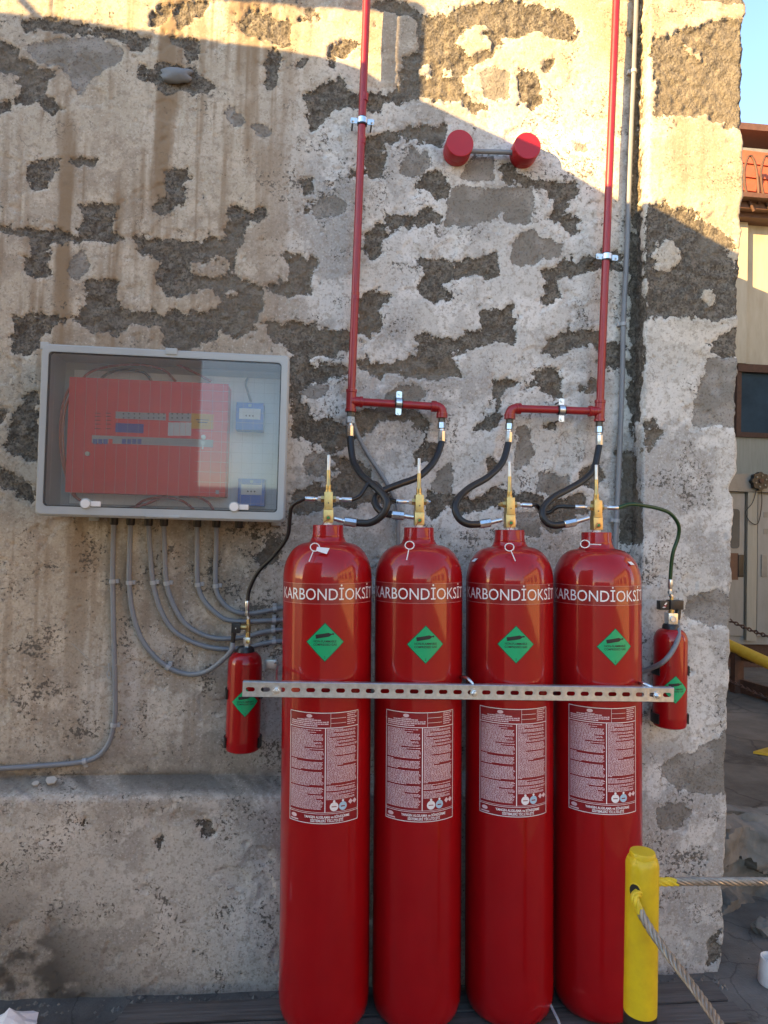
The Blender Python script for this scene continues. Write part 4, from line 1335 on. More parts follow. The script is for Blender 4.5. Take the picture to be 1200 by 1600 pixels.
big_hose('thick black hose from the right tee curling to the rightmost cylinder', tB, [(936, 705, -0.06), (928, 732, -0.10), (912, 750, -0.14), (887, 765, -0.19), (865, 777, -0.23), (850, 792, -0.26), (848, 806, -0.28), (855, 817, -0.285), (867, 821, -0.285)], ((881, 819, VY), (900, 815, VY)), (920, 809, VY))


def port(i, side):
    """pilot port of cylinder i on its left (-1) or right (+1)"""
    x = CX[i] + 0.0195 * (1.35 - 0.055) + side * 0.0225
    zz_ = CH + 0.078
    return Vector((x - 0.0195 * zz_, CYL_Y, 0.055 + zz_ + side * 0.0195 * 0.0225))


def pilot(lab, p0, d0, pts, p1, d1, m=BLACK, name='pilot_hose'):
    t_ = thing(name, lab, 'hose', p0, 'thin pilot hoses')
    a = end_nuts(t_, p0, d0, False)
    path = [a - d0.normalized() * 0.006, a] + pts
    if p1 is not None:
        e = end_nuts(t_, p1, d1, False)
        path += [e, e - d1.normalized() * 0.006]
    b = MB(); b.tube(catmull(path, 0.006), 0.0062, 12); b.build('rubber_tube', m, t_)
    return t_


XP, XM = Vector((1, 0, 0)), Vector((-1, 0, 0))
pilot('thin black pilot hose linking the leftmost and second cylinder valves', port(0, 1), XP, [at(562, 775, -0.25), at(571, 762, -0.235), at(577, 754, -0.225), at(588, 755, -0.215), at(596, 764, -0.215), at(604, 777, -0.225)], port(1, -1), XM)
pilot('thin black pilot hose linking the third and rightmost cylinder valves', port(2, 1), XP, [at(838, 789, -0.245), at(846, 799, -0.235), at(858, 801, -0.235), at(872, 792, -0.245)], port(3, -1), XM)
EXL = at(385, 936, -0.085)
pilot('thin black pilot hose hanging from the leftmost cylinder down to the left small extinguisher', port(0, -1), XM, [at(457, 790, -0.24), at(453, 809, -0.22), at(449, 838, -0.19), at(430, 866, -0.15), at(404, 893, -0.11), at(390, 920, -0.088)], at(386, 962, -0.085), Vector((0.001, 0, 1)))
pilot('thin dark green hose arching from the rightmost cylinder to the right small extinguisher', port(3, 1), XP, [at(985, 788, -0.255), at(1005, 790, -0.245), at(1030, 795, -0.22), at(1048, 803, -0.20), at(1060, 820, -0.18), at(1060, 838, -0.17), at(1052, 862, -0.165), at(1049, 882, -0.16)], at(1047, 928, -0.155), Vector((0.002, 0, 1)), GREENH, 'green_hose')
# blanking plugs on the unused ports
for i, sd, lab in ((1, 1, 'hexagonal blanking plug on the right port of the second cylinder valve'), (2, -1, 'hexagonal blanking plug on the left port of the third cylinder valve')):
    p = port(i, sd); d = Vector((sd, 0, 0))
    b = MB(); hexnut(b, p, p + d * 0.007, 0.0075); b.tube([p + d * 0.0068, p + d * 0.013], 0.0045, 8)
    tag(b.build('blanking_plug', STEEL if i == 1 else BRASS), lab, 'plug')


# ---- small extinguishers with their brackets
def small_ext(lab, c, R1, z0, z1, side, lean, dia_off):
    """c: axis x,y; z0 bottom, z1 shoulder top"""
    t_ = thing('fire_extinguisher', lab, 'fire extinguisher', (c[0], c[1], z0))
    H = z1 - z0
    pr = [(0.01, 0.0), (R1 * 0.80, 0.0), (R1 * 0.94, 0.004), (R1 * 0.99, 0.012), (R1 * 0.99, 0.030), (R1 * 1.005, 0.033), (R1, 0.037), (R1, H - 0.040)]
    for k in range(1, 9):
        a = math.pi / 2 * k / 9
        pr.append((R1 * 0.45 + R1 * 0.55 * math.cos(a), H - 0.040 + 0.040 * math.sin(a)))
    pr += [(R1 * 0.42, H), (0.01, H)]
    b = MB(); b.lathe(pr, 40); b.build('body', RED, t_, loc=(0, 0, 0))
    b = MB(); b.lathe([(0.01, H - 0.006), (R1 * 0.55, H - 0.006), (R1 * 0.50, H + 0.010), (R1 * 0.42, H + 0.016), (0.01, H + 0.016)], 24); b.build('neck_ring', BLACKP, t_, loc=(0, 0, 0))
    # bracket straps behind
    for zc, hw in ((H * 0.58, 0.015), (0.030, 0.016)):
        br = MB()
        v, f = [], []
        a0, a1 = R_(62), R_(298)
        ns = 20
        for k in range(ns + 1):
            a = a0 + (a1 - a0) * k / ns
            for r_ in (R1 + 0.0012, R1 + 0.006):
                for dz in (-hw, hw): v.append((r_ * math.sin(a), -r_ * math.cos(a), zc + dz))
        for k in range(ns):
            o = 4 * k
            f += [(o + 2, o + 3, o + 7, o + 6), (o, o + 4, o + 5, o + 1), (o, o + 2, o + 6, o + 4), (o + 1, o + 5, o + 7, o + 3)]
        f += [(0, 1, 3, 2), (4 * ns, 4 * ns + 2, 4 * ns + 3, 4 * ns + 1)]
        br.add(v, f)
        br.build('bracket_strap', BLACKP, t_, loc=(0, 0, 0))
    b = MB(); b.box((-0.018, R1 + 0.002, 0.02), (0.018, -c[1] + 0.002, H * 0.62)); b.build('wall_bracket', BLACKP, t_, smooth=False, loc=(0, 0, 0))
    k_ = 0.82
    Rr = R1
    for sh, nm, off, m_ in ((dia_e, 'hazard_diamond', 0.0006, MATS['dark_green_border']), (dia_g, 'diamond_field', 0.0010, GREEN), (dia_k, 'diamond_lettering', 0.0014, BLACKINK), (dia_i, 'diamond_icon', 0.0016, BLACKINK)):
        q = Sheet(); q.add([(x * k_, z * k_) for x, z in sh.v], sh.f)
        if nm == 'hazard_diamond':
            hz = q.on_cyl(nm, Rr + off, m_, t_, dia_off[1]); hz.rotation_euler.z = dia_off[0]
        else: q.on_cyl(nm, Rr + off, m_, hz, dia_off[1])
    return t_


# left one
cL = at(381, 1100, -0.085)
zl0, zl1 = at(378, 1172, -0.085).z, at(382, 1018, -0.085).z
exL = small_ext('small red extinguisher on the plaster below the control cabinet', (cL.x, -0.085), 0.0545, zl0, zl1, -1, 0, (view_angle(cL.x, -0.085) + 0.08, at(383, 1098, -0.14).z - zl0))
ax, ay = cL.x + 0.004, -0.085
z_ = zl1 + 0.014
b = MB(); b.lathe([(0.003, z_), (0.011, z_), (0.011, z_ + 0.010), (0.003, z_ + 0.010)], 6, (ax, ay, 0)); b.box((ax - 0.012, ay - 0.011, z_ + 0.010), (ax + 0.010, ay + 0.011, z_ + 0.032), 0.002); b.build('valve_base', STEEL, exL)
b = MB(); b.lathe([(0.002, z_ + 0.031), (0.0075, z_ + 0.031), (0.0075, z_ + 0.048), (0.0060, z_ + 0.050), (0.0085, z_ + 0.055), (0.0085, z_ + 0.072), (0.0060, z_ + 0.075), (0.0055, z_ + 0.092), (0.002, z_ + 0.092)], 14, (ax + 0.002, ay, 0))
b.lathe([(0.002, -0.030), (0.0070, -0.030), (0.0085, -0.022), (0.0085, -0.010), (0.0060, 0.0), (0.002, 0.006)], 12, (ax + 0.002, ay, z_ + 0.064), 'X'); b.build('brass_valve', BRASS, exL)
b = MB(); b.lathe([(0.002, 0.010), (0.0065, 0.010), (0.0065, 0.020), (0.002, 0.021)], 10, (ax + 0.004, ay, z_ + 0.02), 'Y'); b.build('gauge', BRASS, exL)
b = MB(); b.box((ax - 0.050, ay - 0.016, z_ + 0.046), (ax - 0.022, ay + 0.014, z_ + 0.078), 0.003); sw = b.build('solenoid_plug', BLACKP, exL)
b = MB(); b.rod((ax - 0.043, ay, z_ + 0.050), (ax - 0.045, ay, z_ + 0.014), 0.0085, 0.0065); b.build('plug_sleeve', BLACKP, sw)
b = MB(); b.lathe([(0.0004, 0.0158), (0.0022, 0.0158), (0.0022, 0.0172), (0.0004, 0.0174)], 8, (ax - 0.036, ay, z_ + 0.062), 'Y'); b.build('plug_screw', STEEL, sw)
SLEEVE_L = Vector((ax - 0.045, ay, z_ + 0.014))
b = MB(); b.rod((ax + 0.002, ay, z_ + 0.090), at(386, 963, -0.085), 0.0058); b.build('hose_tail', STEEL, exL)

# right one
cRt = at(1047, 1060, -0.155)
zr0, zr1 = at(1046, 1135, -0.155).z, at(1049, 982, -0.155).z
exR = small_ext('small red extinguisher on the pilaster at the right end of the strut', (cRt.x, -0.155), 0.0535, zr0, zr1, 1, 0, (view_angle(cRt.x, -0.155) + 0.32, at(1059, 1077, -0.2).z - zr0))
ax, ay = cRt.x + 0.001, -0.155
z_ = zr1 + 0.012
b = MB(); b.box((ax - 0.017, ay - 0.015, z_ + 0.002), (ax + 0.016, ay + 0.015, z_ + 0.040), 0.003); vb = b.build('valve_base', STEEL, exR)
b = MB(); b.lathe([(0.001, 0.0150), (0.0105, 0.0150), (0.0105, 0.0195), (0.0085, 0.0200), (0.0075, 0.0185), (0.001, 0.0185)], 18, (ax - 0.002, ay, z_ + 0.021), 'Y'); b.build('gauge_ring', NICKEL, vb)
b = MB(); b.lathe([(0.002, z_ + 0.038), (0.009, z_ + 0.038), (0.009, z_ + 0.052), (0.006, z_ + 0.054), (0.006, z_ + 0.095), (0.002, z_ + 0.095)], 12, (ax, ay, 0)); b.build('valve_stem', BRASS, exR)
b = MB(); b.box((ax - 0.012, ay - 0.018, z_ + 0.052), (ax + 0.034, ay + 0.016, z_ + 0.083), 0.003); sw = b.build('solenoid_plug', BLACKP, exR)
b = MB(); b.rod((ax + 0.024, ay, z_ + 0.060), (ax + 0.020, ay - 0.004, z_ + 0.018), 0.0105, 0.0085); b.build('plug_sleeve', BLACKP, sw)
b = MB(); b.box((ax - 0.046, ay - 0.013, z_ + 0.050), (ax - 0.013, ay + 0.012, z_ + 0.080), 0.002); b.build('warning_block', BLACKP, exR)
q = Sheet(); q.add([(-0.010, -0.007), (-0.004, -0.009), (0.004, -0.006), (-0.002, -0.004)], [(0, 1, 2, 3)]); q.add([(-0.003, 0.002), (0.002, 0.0), (0.008, 0.008), (0.004, 0.010)], [(0, 1, 2, 3)])
q.on_plane('block_marking', WHITEINK, exR, Vector((ax - 0.029, ay - 0.0135, z_ + 0.066)) - exR.location)
q = Sheet(); q.add([(-0.006, -0.003), (0.000, -0.006), (0.007, -0.002), (0.002, 0.001)], [(0, 1, 2, 3)])
q.on_plane('red_marking', REDP, exR, Vector((ax - 0.029, ay - 0.0136, z_ + 0.066)) - exR.location)
SLEEVE_R = Vector((ax + 0.020, ay - 0.004, z_ + 0.019))
b = MB(); b.rod((ax, ay, z_ + 0.094), at(1047, 929, -0.155), 0.0065); b.build('hose_tail', STEEL, exR)


# ---- grey corrugated conduits
def conduit(name, lab, pts, r_=0.0085, corr=0.0048, group='grey flexible conduits', smoothpipe=False, straps=(), cat='conduit'):
    path = catmull(pts, corr / 2 if not smoothpipe else 0.01)
    if not smoothpipe:      # resample evenly so that every ring is alike
        d = [0.0]
        for i in range(1, len(path)): d.append(d[-1] + (path[i] - path[i - 1]).length)
        n = int(d[-1] / (corr / 2))
        out, j = [], 0
        for k in range(n + 1):
            s = d[-1] * k / n
            while j < len(d) - 2 and d[j + 1] < s: j += 1
            t_ = (s - d[j]) / max(1e-9, d[j + 1] - d[j])
            out.append(path[j].lerp(path[j + 1], t_))
        path = out
    root = thing(name, lab, cat, pts[0], group)
    b = MB()
    b.tube(path, r_, 12, rad=(lambda i: r_ * (1.0 if i % 2 else 0.90)) if not smoothpipe else None)
    b.build('tube', CONDUIT, root, angle=60)
    for p in straps:
        p = Vector(p)
        k = min(range(len(path)), key=lambda i: (path[i] - p).length)
        c = path[k]; a = (path[min(k + 2, len(path) - 1)] - path[max(k - 2, 0)]).normalized()
        b = MB(); b.tube([c - a * 0.0065, c - a * 0.006, c + a * 0.006, c + a * 0.0065], r_ + 0.0022, 16, rad=lambda i: r_ + (0.001, 0.0024, 0.0024, 0.001)[i])
        sd = a.cross(Vector((0, 1, 0))).normalized()
        e = c + sd * (r_ + 0.004)
        b.box((e.x - 0.0065, -0.016, e.z - 0.0065), (e.x + 0.0065, 0.0, e.z + 0.0065), 0.0015)
        b.build('strap', STRAP, root)
    return root


CY_ = -0.016
cab_root_pts = {}
W = lambda u, v, y=CY_: at(u, v, y)
conduit('flexible_conduit', 'leftmost grey conduit dropping from the cabinet and turning left along the ledge', [W(178, 818, -0.06), W(177, 850, -0.03), W(176, 905), W(178, 1000), W(180, 1090), W(178, 1132), W(166, 1168), W(136, 1189), W(60, 1197), W(0, 1201), W(-160, 1212)], straps=[W(177, 908), W(178, 1132), W(132, 1190)])
conduit('flexible_conduit', 'grey conduit swinging in a deep loop up to the plug of the left extinguisher', [W(204, 818, -0.06), W(203, 850, -0.03), W(202, 910), W(208, 960), W(225, 1005), W(257, 1039), W(290, 1053), W(318, 1051, -0.03), W(340, 1038, -0.06), SLEEVE_L + Vector((-0.006, 0, -0.028)), SLEEVE_L], straps=[W(203, 911), W(263, 1041)])
conduit('flexible_conduit', 'third grey conduit from the left under the cabinet, lowest of those passing behind the extinguisher', [W(232, 818, -0.06), W(234, 850, -0.03), W(239, 908), W(250, 950), W(270, 984), W(305, 1005), W(345, 1014), W(385, 1012), W(410, 1006), W(445, 1002), W(520, 1002)], straps=[W(239, 910), W(429, 1004)])
conduit('flexible_conduit', 'fourth grey conduit from the left under the cabinet, second lowest behind the extinguisher', [W(256, 818, -0.06), W(257, 850, -0.03), W(260, 908), W(271, 945), W(290, 975), W(320, 993), W(350, 998), W(385, 995), W(410, 988), W(445, 984), W(520, 984)], straps=[W(260, 911), W(428, 986)])
conduit('flexible_conduit', 'fifth grey conduit from the left under the cabinet, ending level behind the brass valve', [W(308, 818, -0.06), W(308, 850, -0.03), W(309, 912), W(320, 940), W(340, 960), W(357, 969), W(385, 971), W(445, 969), W(520, 969)], straps=[W(309, 914), W(428, 969)])
conduit('flexible_conduit', 'rightmost grey conduit under the cabinet, uppermost of those running behind the cylinders', [W(338, 818, -0.06), W(338, 850, -0.03), W(337, 915), W(347, 940), W(364, 954), W(385, 959), W(410, 956), W(445, 950), W(520, 949)], straps=[W(337, 916), W(430, 953)])
conduit('flexible_conduit', 'grey conduit curving from behind the rightmost cylinder up to the right extinguisher plug', [W(960, 1052, -0.10), W(1000, 1049, -0.13), W(1015, 1045, -0.16), W(1035, 1035, -0.215), W(1050, 1018, -0.22), W(1060, 995, -0.20), SLEEVE_R + Vector((0.0, -0.001, -0.02)), SLEEVE_R], straps=[])
conduit('flexible_conduit', 'tall grey conduit running up the wall corner beside the right red riser', [W(960, 900), W(962, 840), W(966, 760), W(972, 600), W(974, 505), W(980, 380), W(985, 230), W(990, 110), W(994, 0), W(998, -140), W(1002, -260)], r_=0.0095, straps=[W(962, 813), W(973, 507), W(987, 112)])
conduit('flexible_conduit', 'diagonal grey conduit behind the left hose loop', [W(548, 640), W(556, 672), W(572, 705), W(598, 745), W(615, 775), W(622, 800), W(622, 850), W(622, 920)], r_=0.0078, straps=[])

# ---- sounders high on the wall
for (u, v, lab) in ((715, 236, 'left round red alarm sounder high on the wall, wholly in shade'), (818, 240, 'right round red alarm sounder high on the wall, its top edge in sunlight')):
    c = at(u - 2, v + 3, 0.0)
    t_ = thing('alarm_sounder', lab, 'alarm sounder', c, 'pair of red sounders')
    Rr = 0.0475
    b = MB(); b.lathe([(0.01, -0.004), (Rr * 0.98, -0.004), (Rr, 0.002), (Rr, 0.022), (Rr * 0.985, 0.0225)], 48, c, 'Y'); b.build('base', SOUNDER, t_)
    b = MB(); b.lathe([(0.01, 0.0226), (Rr * 0.985, 0.0226), (Rr * 1.0, 0.026), (Rr * 1.0, 0.060), (Rr * 0.985, 0.0635), (Rr * 0.95, 0.0648), (Rr * 0.6, 0.0640), (0.01, 0.0635)], 48, c, 'Y'); b.build('cap', SOUNDER, t_)
b = MB(); b.rod(at(735, 236, -0.028), at(800, 238, -0.028), 0.0085, n=16)
tag(b.build('conduit_pipe', CONDUIT), 'short straight grey conduit between the two red sounders', 'conduit')

# ---- control cabinet with a clear lid
KX0, KX1, KZ0, KZ1, KF = -0.842, -0.090, 1.495, 2.022, -0.172
cab = thing('control_cabinet', 'wall mounted grey plastic cabinet with a clear lid, full of wiring', 'cabinet', ((KX0 + KX1) / 2, 0, KZ0))
b = MB()
w4 = 0.005
i0 = 0.014
b.box((KX0 + i0, -0.132, KZ0 + i0), (KX0 + i0 + w4, -0.012, KZ1 - i0)); b.box((KX1 - i0 - w4, -0.132, KZ0 + i0), (KX1 - i0, -0.012, KZ1 - i0))
b.box((KX0 + i0 + w4, -0.132, KZ1 - i0 - w4), (KX1 - i0 - w4, -0.012, KZ1 - i0)); b.box((KX0 + i0 + w4, -0.132, KZ0 + i0), (KX1 - i0 - w4, -0.012, KZ0 + i0 + w4))
b.box((KX0 + i0, -0.012, KZ0 + i0), (KX1 - i0, -0.006, KZ1 - i0))
b.build('shell', CAB, cab, smooth=False)
b = MB(); b.box((KX0 + 0.05, -0.020, KZ0 + 0.045), (KX1 - 0.035, -0.0145, KZ1 - 0.045)); b.build('mounting_plate', CABIN, cab, smooth=False)


def rrect(x0, x1, z0, z1, r_, n=5):
    out = []
    for cx_, cz_, a0 in ((x1 - r_, z1 - r_, 0), (x0 + r_, z1 - r_, 90), (x0 + r_, z0 + r_, 180), (x1 - r_, z0 + r_, 270)):
        for k in range(n + 1):
            a = R_(a0 + 90 * k / n); out.append((cx_ + r_ * math.cos(a), cz_ + r_ * math.sin(a)))
    return out


def ring(name, outer, inner, yb, yf, m, parent, bev=0.0):
    n = len(outer)
    v = [(x, yb, z) for x, z in outer] + [(x, yf + bev, z) for x, z in outer] + [(x * (1), yf, z) for x, z in [(o[0] + (c[0] - o[0]) * 0.22, o[1] + (c[1] - o[1]) * 0.22) for o, c in zip(outer, inner)]] + [(x, yf, z) for x, z in inner] + [(x, yb, z) for x, z in inner]
    f = []
    for lv in range(4):
        for k in range(n):
            k2 = (k + 1) % n
            f.append((lv * n + k, lv * n + k2, (lv + 1) * n + k2, (lv + 1) * n + k))
    for k in range(n):
        k2 = (k + 1) % n
        f.append((4 * n + k, 4 * n + k2, k2, k))
    q = MB(); q.add(v, f)
    return q.build(name, m, parent, angle=30)


O_ = rrect(KX0, KX1, KZ0, KZ1, 0.014)
I_ = rrect(KX0 + 0.022, KX1 - 0.024, KZ0 + 0.030, KZ1 - 0.024, 0.012)
lid = ring('lid_frame', O_, I_, -0.128, KF, CAB, cab, 0.008)
G0 = rrect(KX0 + 0.0212, KX1 - 0.0232, KZ0 + 0.0292, KZ1 - 0.0232, 0.0125)
G1 = rrect(KX0 + 0.0255, KX1 - 0.0275, KZ0 + 0.0335, KZ1 - 0.0275, 0.011)
ring('gasket', G0, G1, -0.160, KF + 0.004, GASKET, lid, 0.001)
pane = MB(); pane.box((KX0 + 0.0235, KF + 0.0035, KZ0 + 0.0315), (KX1 - 0.0255, KF + 0.0065, KZ1 - 0.0255))
pane = pane.build('clear_pane', CLEAR, cab, smooth=False)
GL = mat('pale_grid_line', (0.5, 0.5, 0.5), 0.4)  # thin pale lines laid out as a grid just behind the pane
for k in range(22):
    x = KX0 + 0.040 + k * 0.0318
    b = MB(); b.box((x, KF + 0.0066, KZ0 + 0.036), (x + 0.0005, KF + 0.0070, KZ1 - 0.034)); b.build('grid_line', GL, pane, smooth=False)
for k in range(14):
    z = KZ0 + 0.055 + k * 0.0318
    b = MB(); b.box((KX0 + 0.47, KF + 0.0076, z), (KX1 - 0.034, KF + 0.0082, z + 0.0006)); b.build('grid_line', GL, pane, smooth=False)
for x in (KX0 + 0.37, ): 
    b = MB(); b.box((x, KF - 0.004, KZ1 - 0.016), (x + 0.035, KF + 0.012, KZ1 + 0.004), 0.002); b.build('hinge_clip', CAB, cab)
b = MB(); b.box((KX0 - 0.004, KF + 0.002, KZ1 - 0.018), (KX0 + 0.02, KF + 0.03, KZ1 + 0.005), 0.003); b.build('corner_clip', CAB, cab)
b = MB(); b.box((KX0 + 0.33, KF - 0.003, KZ0 + 0.004), (KX0 + 0.43, KF + 0.010, KZ0 + 0.012), 0.002); b.build('lid_lip', CAB, cab)
for (u, v) in ((134, 787), (366, 792)):
    c = at(u, v, KF)
    b = MB(); b.lathe([(0.002, 0.0), (0.0165, 0.0), (0.0165, 0.004), (0.0145, 0.0055), (0.002, 0.0055)], 28, c, 'Y'); k_ = b.build('lock_knob', CAB, cab)
    b = MB(); b.lathe([(0.0072, 0.0054), (0.0135, 0.0054), (0.0130, 0.0075), (0.0075, 0.0075)], 28, c, 'Y'); b.build('knob_ring', WHITEP, k_)
    b = MB(); b.lathe([(0.001, 0.0050), (0.0068, 0.0050), (0.0068, 0.0070), (0.001, 0.0070)], 3, c, 'Y'); b.build('key_slot', GREYTOP, k_)
    b = MB(); b.box((c.x + 0.016, KF - 0.004, c.z - 0.008), (c.x + 0.044, KF + 0.002, c.z + 0.008), 0.001); b.build('lock_tab', WHITEP, k_)
for u in (178, 204, 232, 256, 308, 338, 373):
    c = at(u, 818, -0.06)
    b = MB(); b.lathe([(0.003, KZ0 - 0.022), (0.0115, KZ0 - 0.022), (0.0135, KZ0 - 0.018), (0.0135, KZ0 + 0.013), (0.003, KZ0 + 0.013)], 12, (c.x, -0.06, 0)); b.build('cable_gland', BLACKP, cab)
for x in (KX0 + 0.11, KX1 - 0.05):
    b = MB(); b.box((x, -0.010, KZ0 - 0.010), (x + 0.030, 0.004, KZ0 + 0.02), 0.002); b.build('mounting_lug', CAB, cab)

# fire panel inside
FY = -0.108
fa, fb = at(109, 589, FY), at(351, 776, FY)
X0, X1, Z0, Z1 = fa.x, fb.x, fb.z, fa.z
fp = thing('alarm_control_unit', 'red alarm control panel behind the clear lid of the cabinet', 'control panel', ((X0 + X1) / 2, -0.022, Z0))
b = MB(); b.box((X0, FY + 0.006, Z0), (X1, -0.0205, Z1), 0.003); b.build('case', REDPANEL, fp)
b = MB(); b.box((X0 - 0.001, FY, Z0 - 0.001), (X1 + 0.001, FY + 0.0055, Z1 + 0.001), 0.002); door = b.build('door', REDPANEL, fp)


def plate(nm, u0, v0, u1, v1, m, parent=None, th_=0.0015, y=FY):
    a, c = at(u0, v0, y), at(u1, v1, y)
    q = MB(); q.box((a.x, y - th_, c.z), (c.x, y - 0.0001, a.z))
    return q.build(nm, m, parent or door, smooth=False)


def marks(nm, rects, m, parent, y):
    q = MB()
    for u0, v0, u1, v1 in rects:
        a, c = at(u0, v0, y), at(u1, v1, y)
        q.box((a.x, y - 0.0006, c.z), (c.x, y, a.z))
    o = q.build(nm, m, parent, smooth=False); o['kind'] = 'stuff'
    return o


FY2 = FY - 0.0018
plate('led_strip', 181, 643, 259, 657, SILVERP); plate('led_strip', 264, 645, 298, 659, SILVERP)
lcd = plate('display', 181, 661, 224, 677, LCD)
for k in range(4): plate('legend_card', 263 + k * 9.2, 660, 271 + k * 9.2, 681, WHITEP)
plate('warning_sticker', 299, 646, 333, 671, YELSTICK)
plate('button_strip', 144, 680, 333, 699, SILVERP)
for u in (146, 154, 162, 191, 199, 207, 215): plate('button', u, 686, u + 6, 694, BTN, None, 0.003)
plate('button', 170, 686, 176, 694, REDPANEL, None, 0.003)
marks('led_row', [(u, v, u + 2.2, v + 2) for u in (192, 200, 209, 217, 231, 239, 247, 255, 268, 276, 284, 293) for v in (645.5, 652.0)], BLACKINK, door, FY2)
marks('small_legend', [(u, v, u + w, v + 1.4) for v in (645, 650, 656, 662, 669) for u, w in ((148, 9), (165, 8))], mat('dark_red_print', (0.10, 0.012, 0.012), 0.5), door, FY)
marks('strip_legend', [(226 + (k % 2), 685 + k * 2.6, 262, 686.2 + k * 2.6) for k in range(4)] + [(272, 685 + k * 2.6, 312 - k * 2, 686.2 + k * 2.6) for k in range(4)], mat('grey_print', (0.2, 0.2, 0.2), 0.5), door, FY2)
marks('sticker_legend', [(306, 655, 326, 657), (309, 659, 324, 661), (306, 664, 328, 665)], BLACKINK, door, FY2)
for (u, v) in ((137, 709), (318, 683)):
    c = at(u, v, FY)
    b = MB(); b.lathe([(0.001, 0.0), (0.0075, 0.0), (0.0070, 0.006), (0.001, 0.0065)], 18, c, 'Y'); lk = b.build('lock', NICKEL, door)
c = at(317, 692, FY - 0.009)
b = MB(); b.lathe([(0.001, 0.0), (0.0065, 0.0), (0.0065, 0.0015), (0.001, 0.0015)], 14, c, 'Y'); b.box((c.x - 0.0022, c.y - 0.0015, c.z - 0.020), (c.x + 0.0022, c.y, c.z - 0.004)); b.build('key', NICKEL, door)
plate('maker_plate', 337, 766, 342, 772, SILVERP)

# call points
for (u0, v0, u1, v1, lab) in ((369, 628, 411, 673, 'upper blue call point box at the right inside the cabinet'), (372, 747, 413, 791, 'lower blue call point box at the right inside the cabinet')):
    y = -0.075
    a, c = at(u0, v0, y), at(u1, v1, y)
    t_ = thing('call_point', lab, 'call point', ((a.x + c.x) / 2, -0.02, c.z), 'blue call points in the cabinet')
    b = MB(); b.box((a.x, y, c.z), (c.x, -0.0205, a.z), 0.004); b.build('box', BLUE, t_)
    b = MB(); b.box((a.x + 0.011, y - 0.0015, c.z + 0.036), (c.x - 0.010, y + 0.001, a.z - 0.020)); wnd = b.build('window', WHITEP, t_, smooth=False)
    for k in range(3):
        b = MB(); zc = c.z + 0.047; xc = (a.x + c.x) / 2 + (k - 1) * 0.011
        b.lathe([(0.0005, 0.0), (0.0028, 0.0), (0.0028, 0.0007), (0.0005, 0.0007)], 10, (xc, y - 0.0016, zc), 'Y'); b.build('dot', BLACKINK, wnd)
    b = MB(); b.box(((a.x + c.x) / 2 - 0.005, y - 0.001, a.z - 0.014), ((a.x + c.x) / 2 + 0.005, y + 0.001, a.z - 0.005)); b.build('emblem', PALEBLUE, t_, smooth=False)
# cables in the cabinet
cy = -0.07
cabs = [
    ([(132, 590, cy), (112, 602, cy), (99, 630, cy), (94, 670, cy), (96, 710, cy), (103, 742, cy), (112, 770, -0.05), (130, 785, -0.04)], ORANGE, 'outer orange cable looping down the left inside of the cabinet'),
    ([(140, 592, -0.06), (118, 606, -0.08), (103, 635, -0.08), (98, 672, -0.08), (100, 712, -0.08), (107, 745, -0.08), (118, 775, -0.05)], ORANGE, 'inner orange cable looping down the left inside of the cabinet'),
    ([(120, 604, -0.06), (140, 582, -0.06), (175, 572, -0.06), (220, 570, -0.06), (255, 578, -0.05), (275, 596, -0.04)], REDCABLE, 'dark red cable arching over the top left of the red panel'),
    ([(150, 598, -0.05), (170, 583, -0.05), (195, 578, -0.05), (225, 582, -0.05), (240, 600, -0.04)], BLACK, 'black cable arching over the top of the red panel'),
    ([(270, 566, -0.04), (300, 580, -0.06), (330, 596, -0.05)], REDCABLE, 'dark red cable at the upper right of the red panel'),
    ([(140, 790, -0.06), (180, 796, -0.07), (220, 790, -0.08), (250, 778, -0.07), (270, 768, -0.04)], REDCABLE, 'dark red cable running along the cabinet floor at left'),
    ([(205, 798, -0.05), (225, 782, -0.07), (255, 777, -0.08), (285, 783, -0.07), (305, 798, -0.05)], REDCABLE, 'dark red cable bowed over the cabinet floor at centre'),
    ([(280, 776, -0.05), (305, 776, -0.08), (325, 785, -0.08), (334, 798, -0.06)], REDCABLE, 'dark red cable bending down to the floor at the right of the panel'),
    ([(388, 590, -0.05), (384, 600, -0.06), (392, 628, -0.07)], CONDUIT, 'grey cable dropping into the upper blue call point'),
]
for p, m_, lab in cabs:
    b = MB(); b.tube(catmull([at(*q) for q in p], 0.006), 0.0042, 10)
    tag(b.build('cable', m_), lab, 'cable', 'cables inside the cabinet')

# small hook and loose wire on the plaster
b = MB(); c = at(170, 1052, -0.008)
b.tube(catmull([at(170, 1036, -0.012), at(170, 1046, -0.012), at(167, 1053, -0.012), at(170, 1060, -0.012), at(173, 1053, -0.012), at(170.5, 1047, -0.012)], 0.003), 0.0014, 8)
tag(b.build('wire_eye', STRAP), 'small white wire eye on the plaster beside the leftmost conduit', 'hook')
b = MB(); b.tube(catmull([at(112, 1005, -0.004), at(130, 1022, -0.012), at(152, 1040, -0.010), at(172, 1042, -0.012), at(184, 1038, -0.028)], 0.006), 0.0009, 6)
tag(b.build('loose_wire', CHIP), 'thin pale wire strung across the plaster to the leftmost conduit', 'wire')

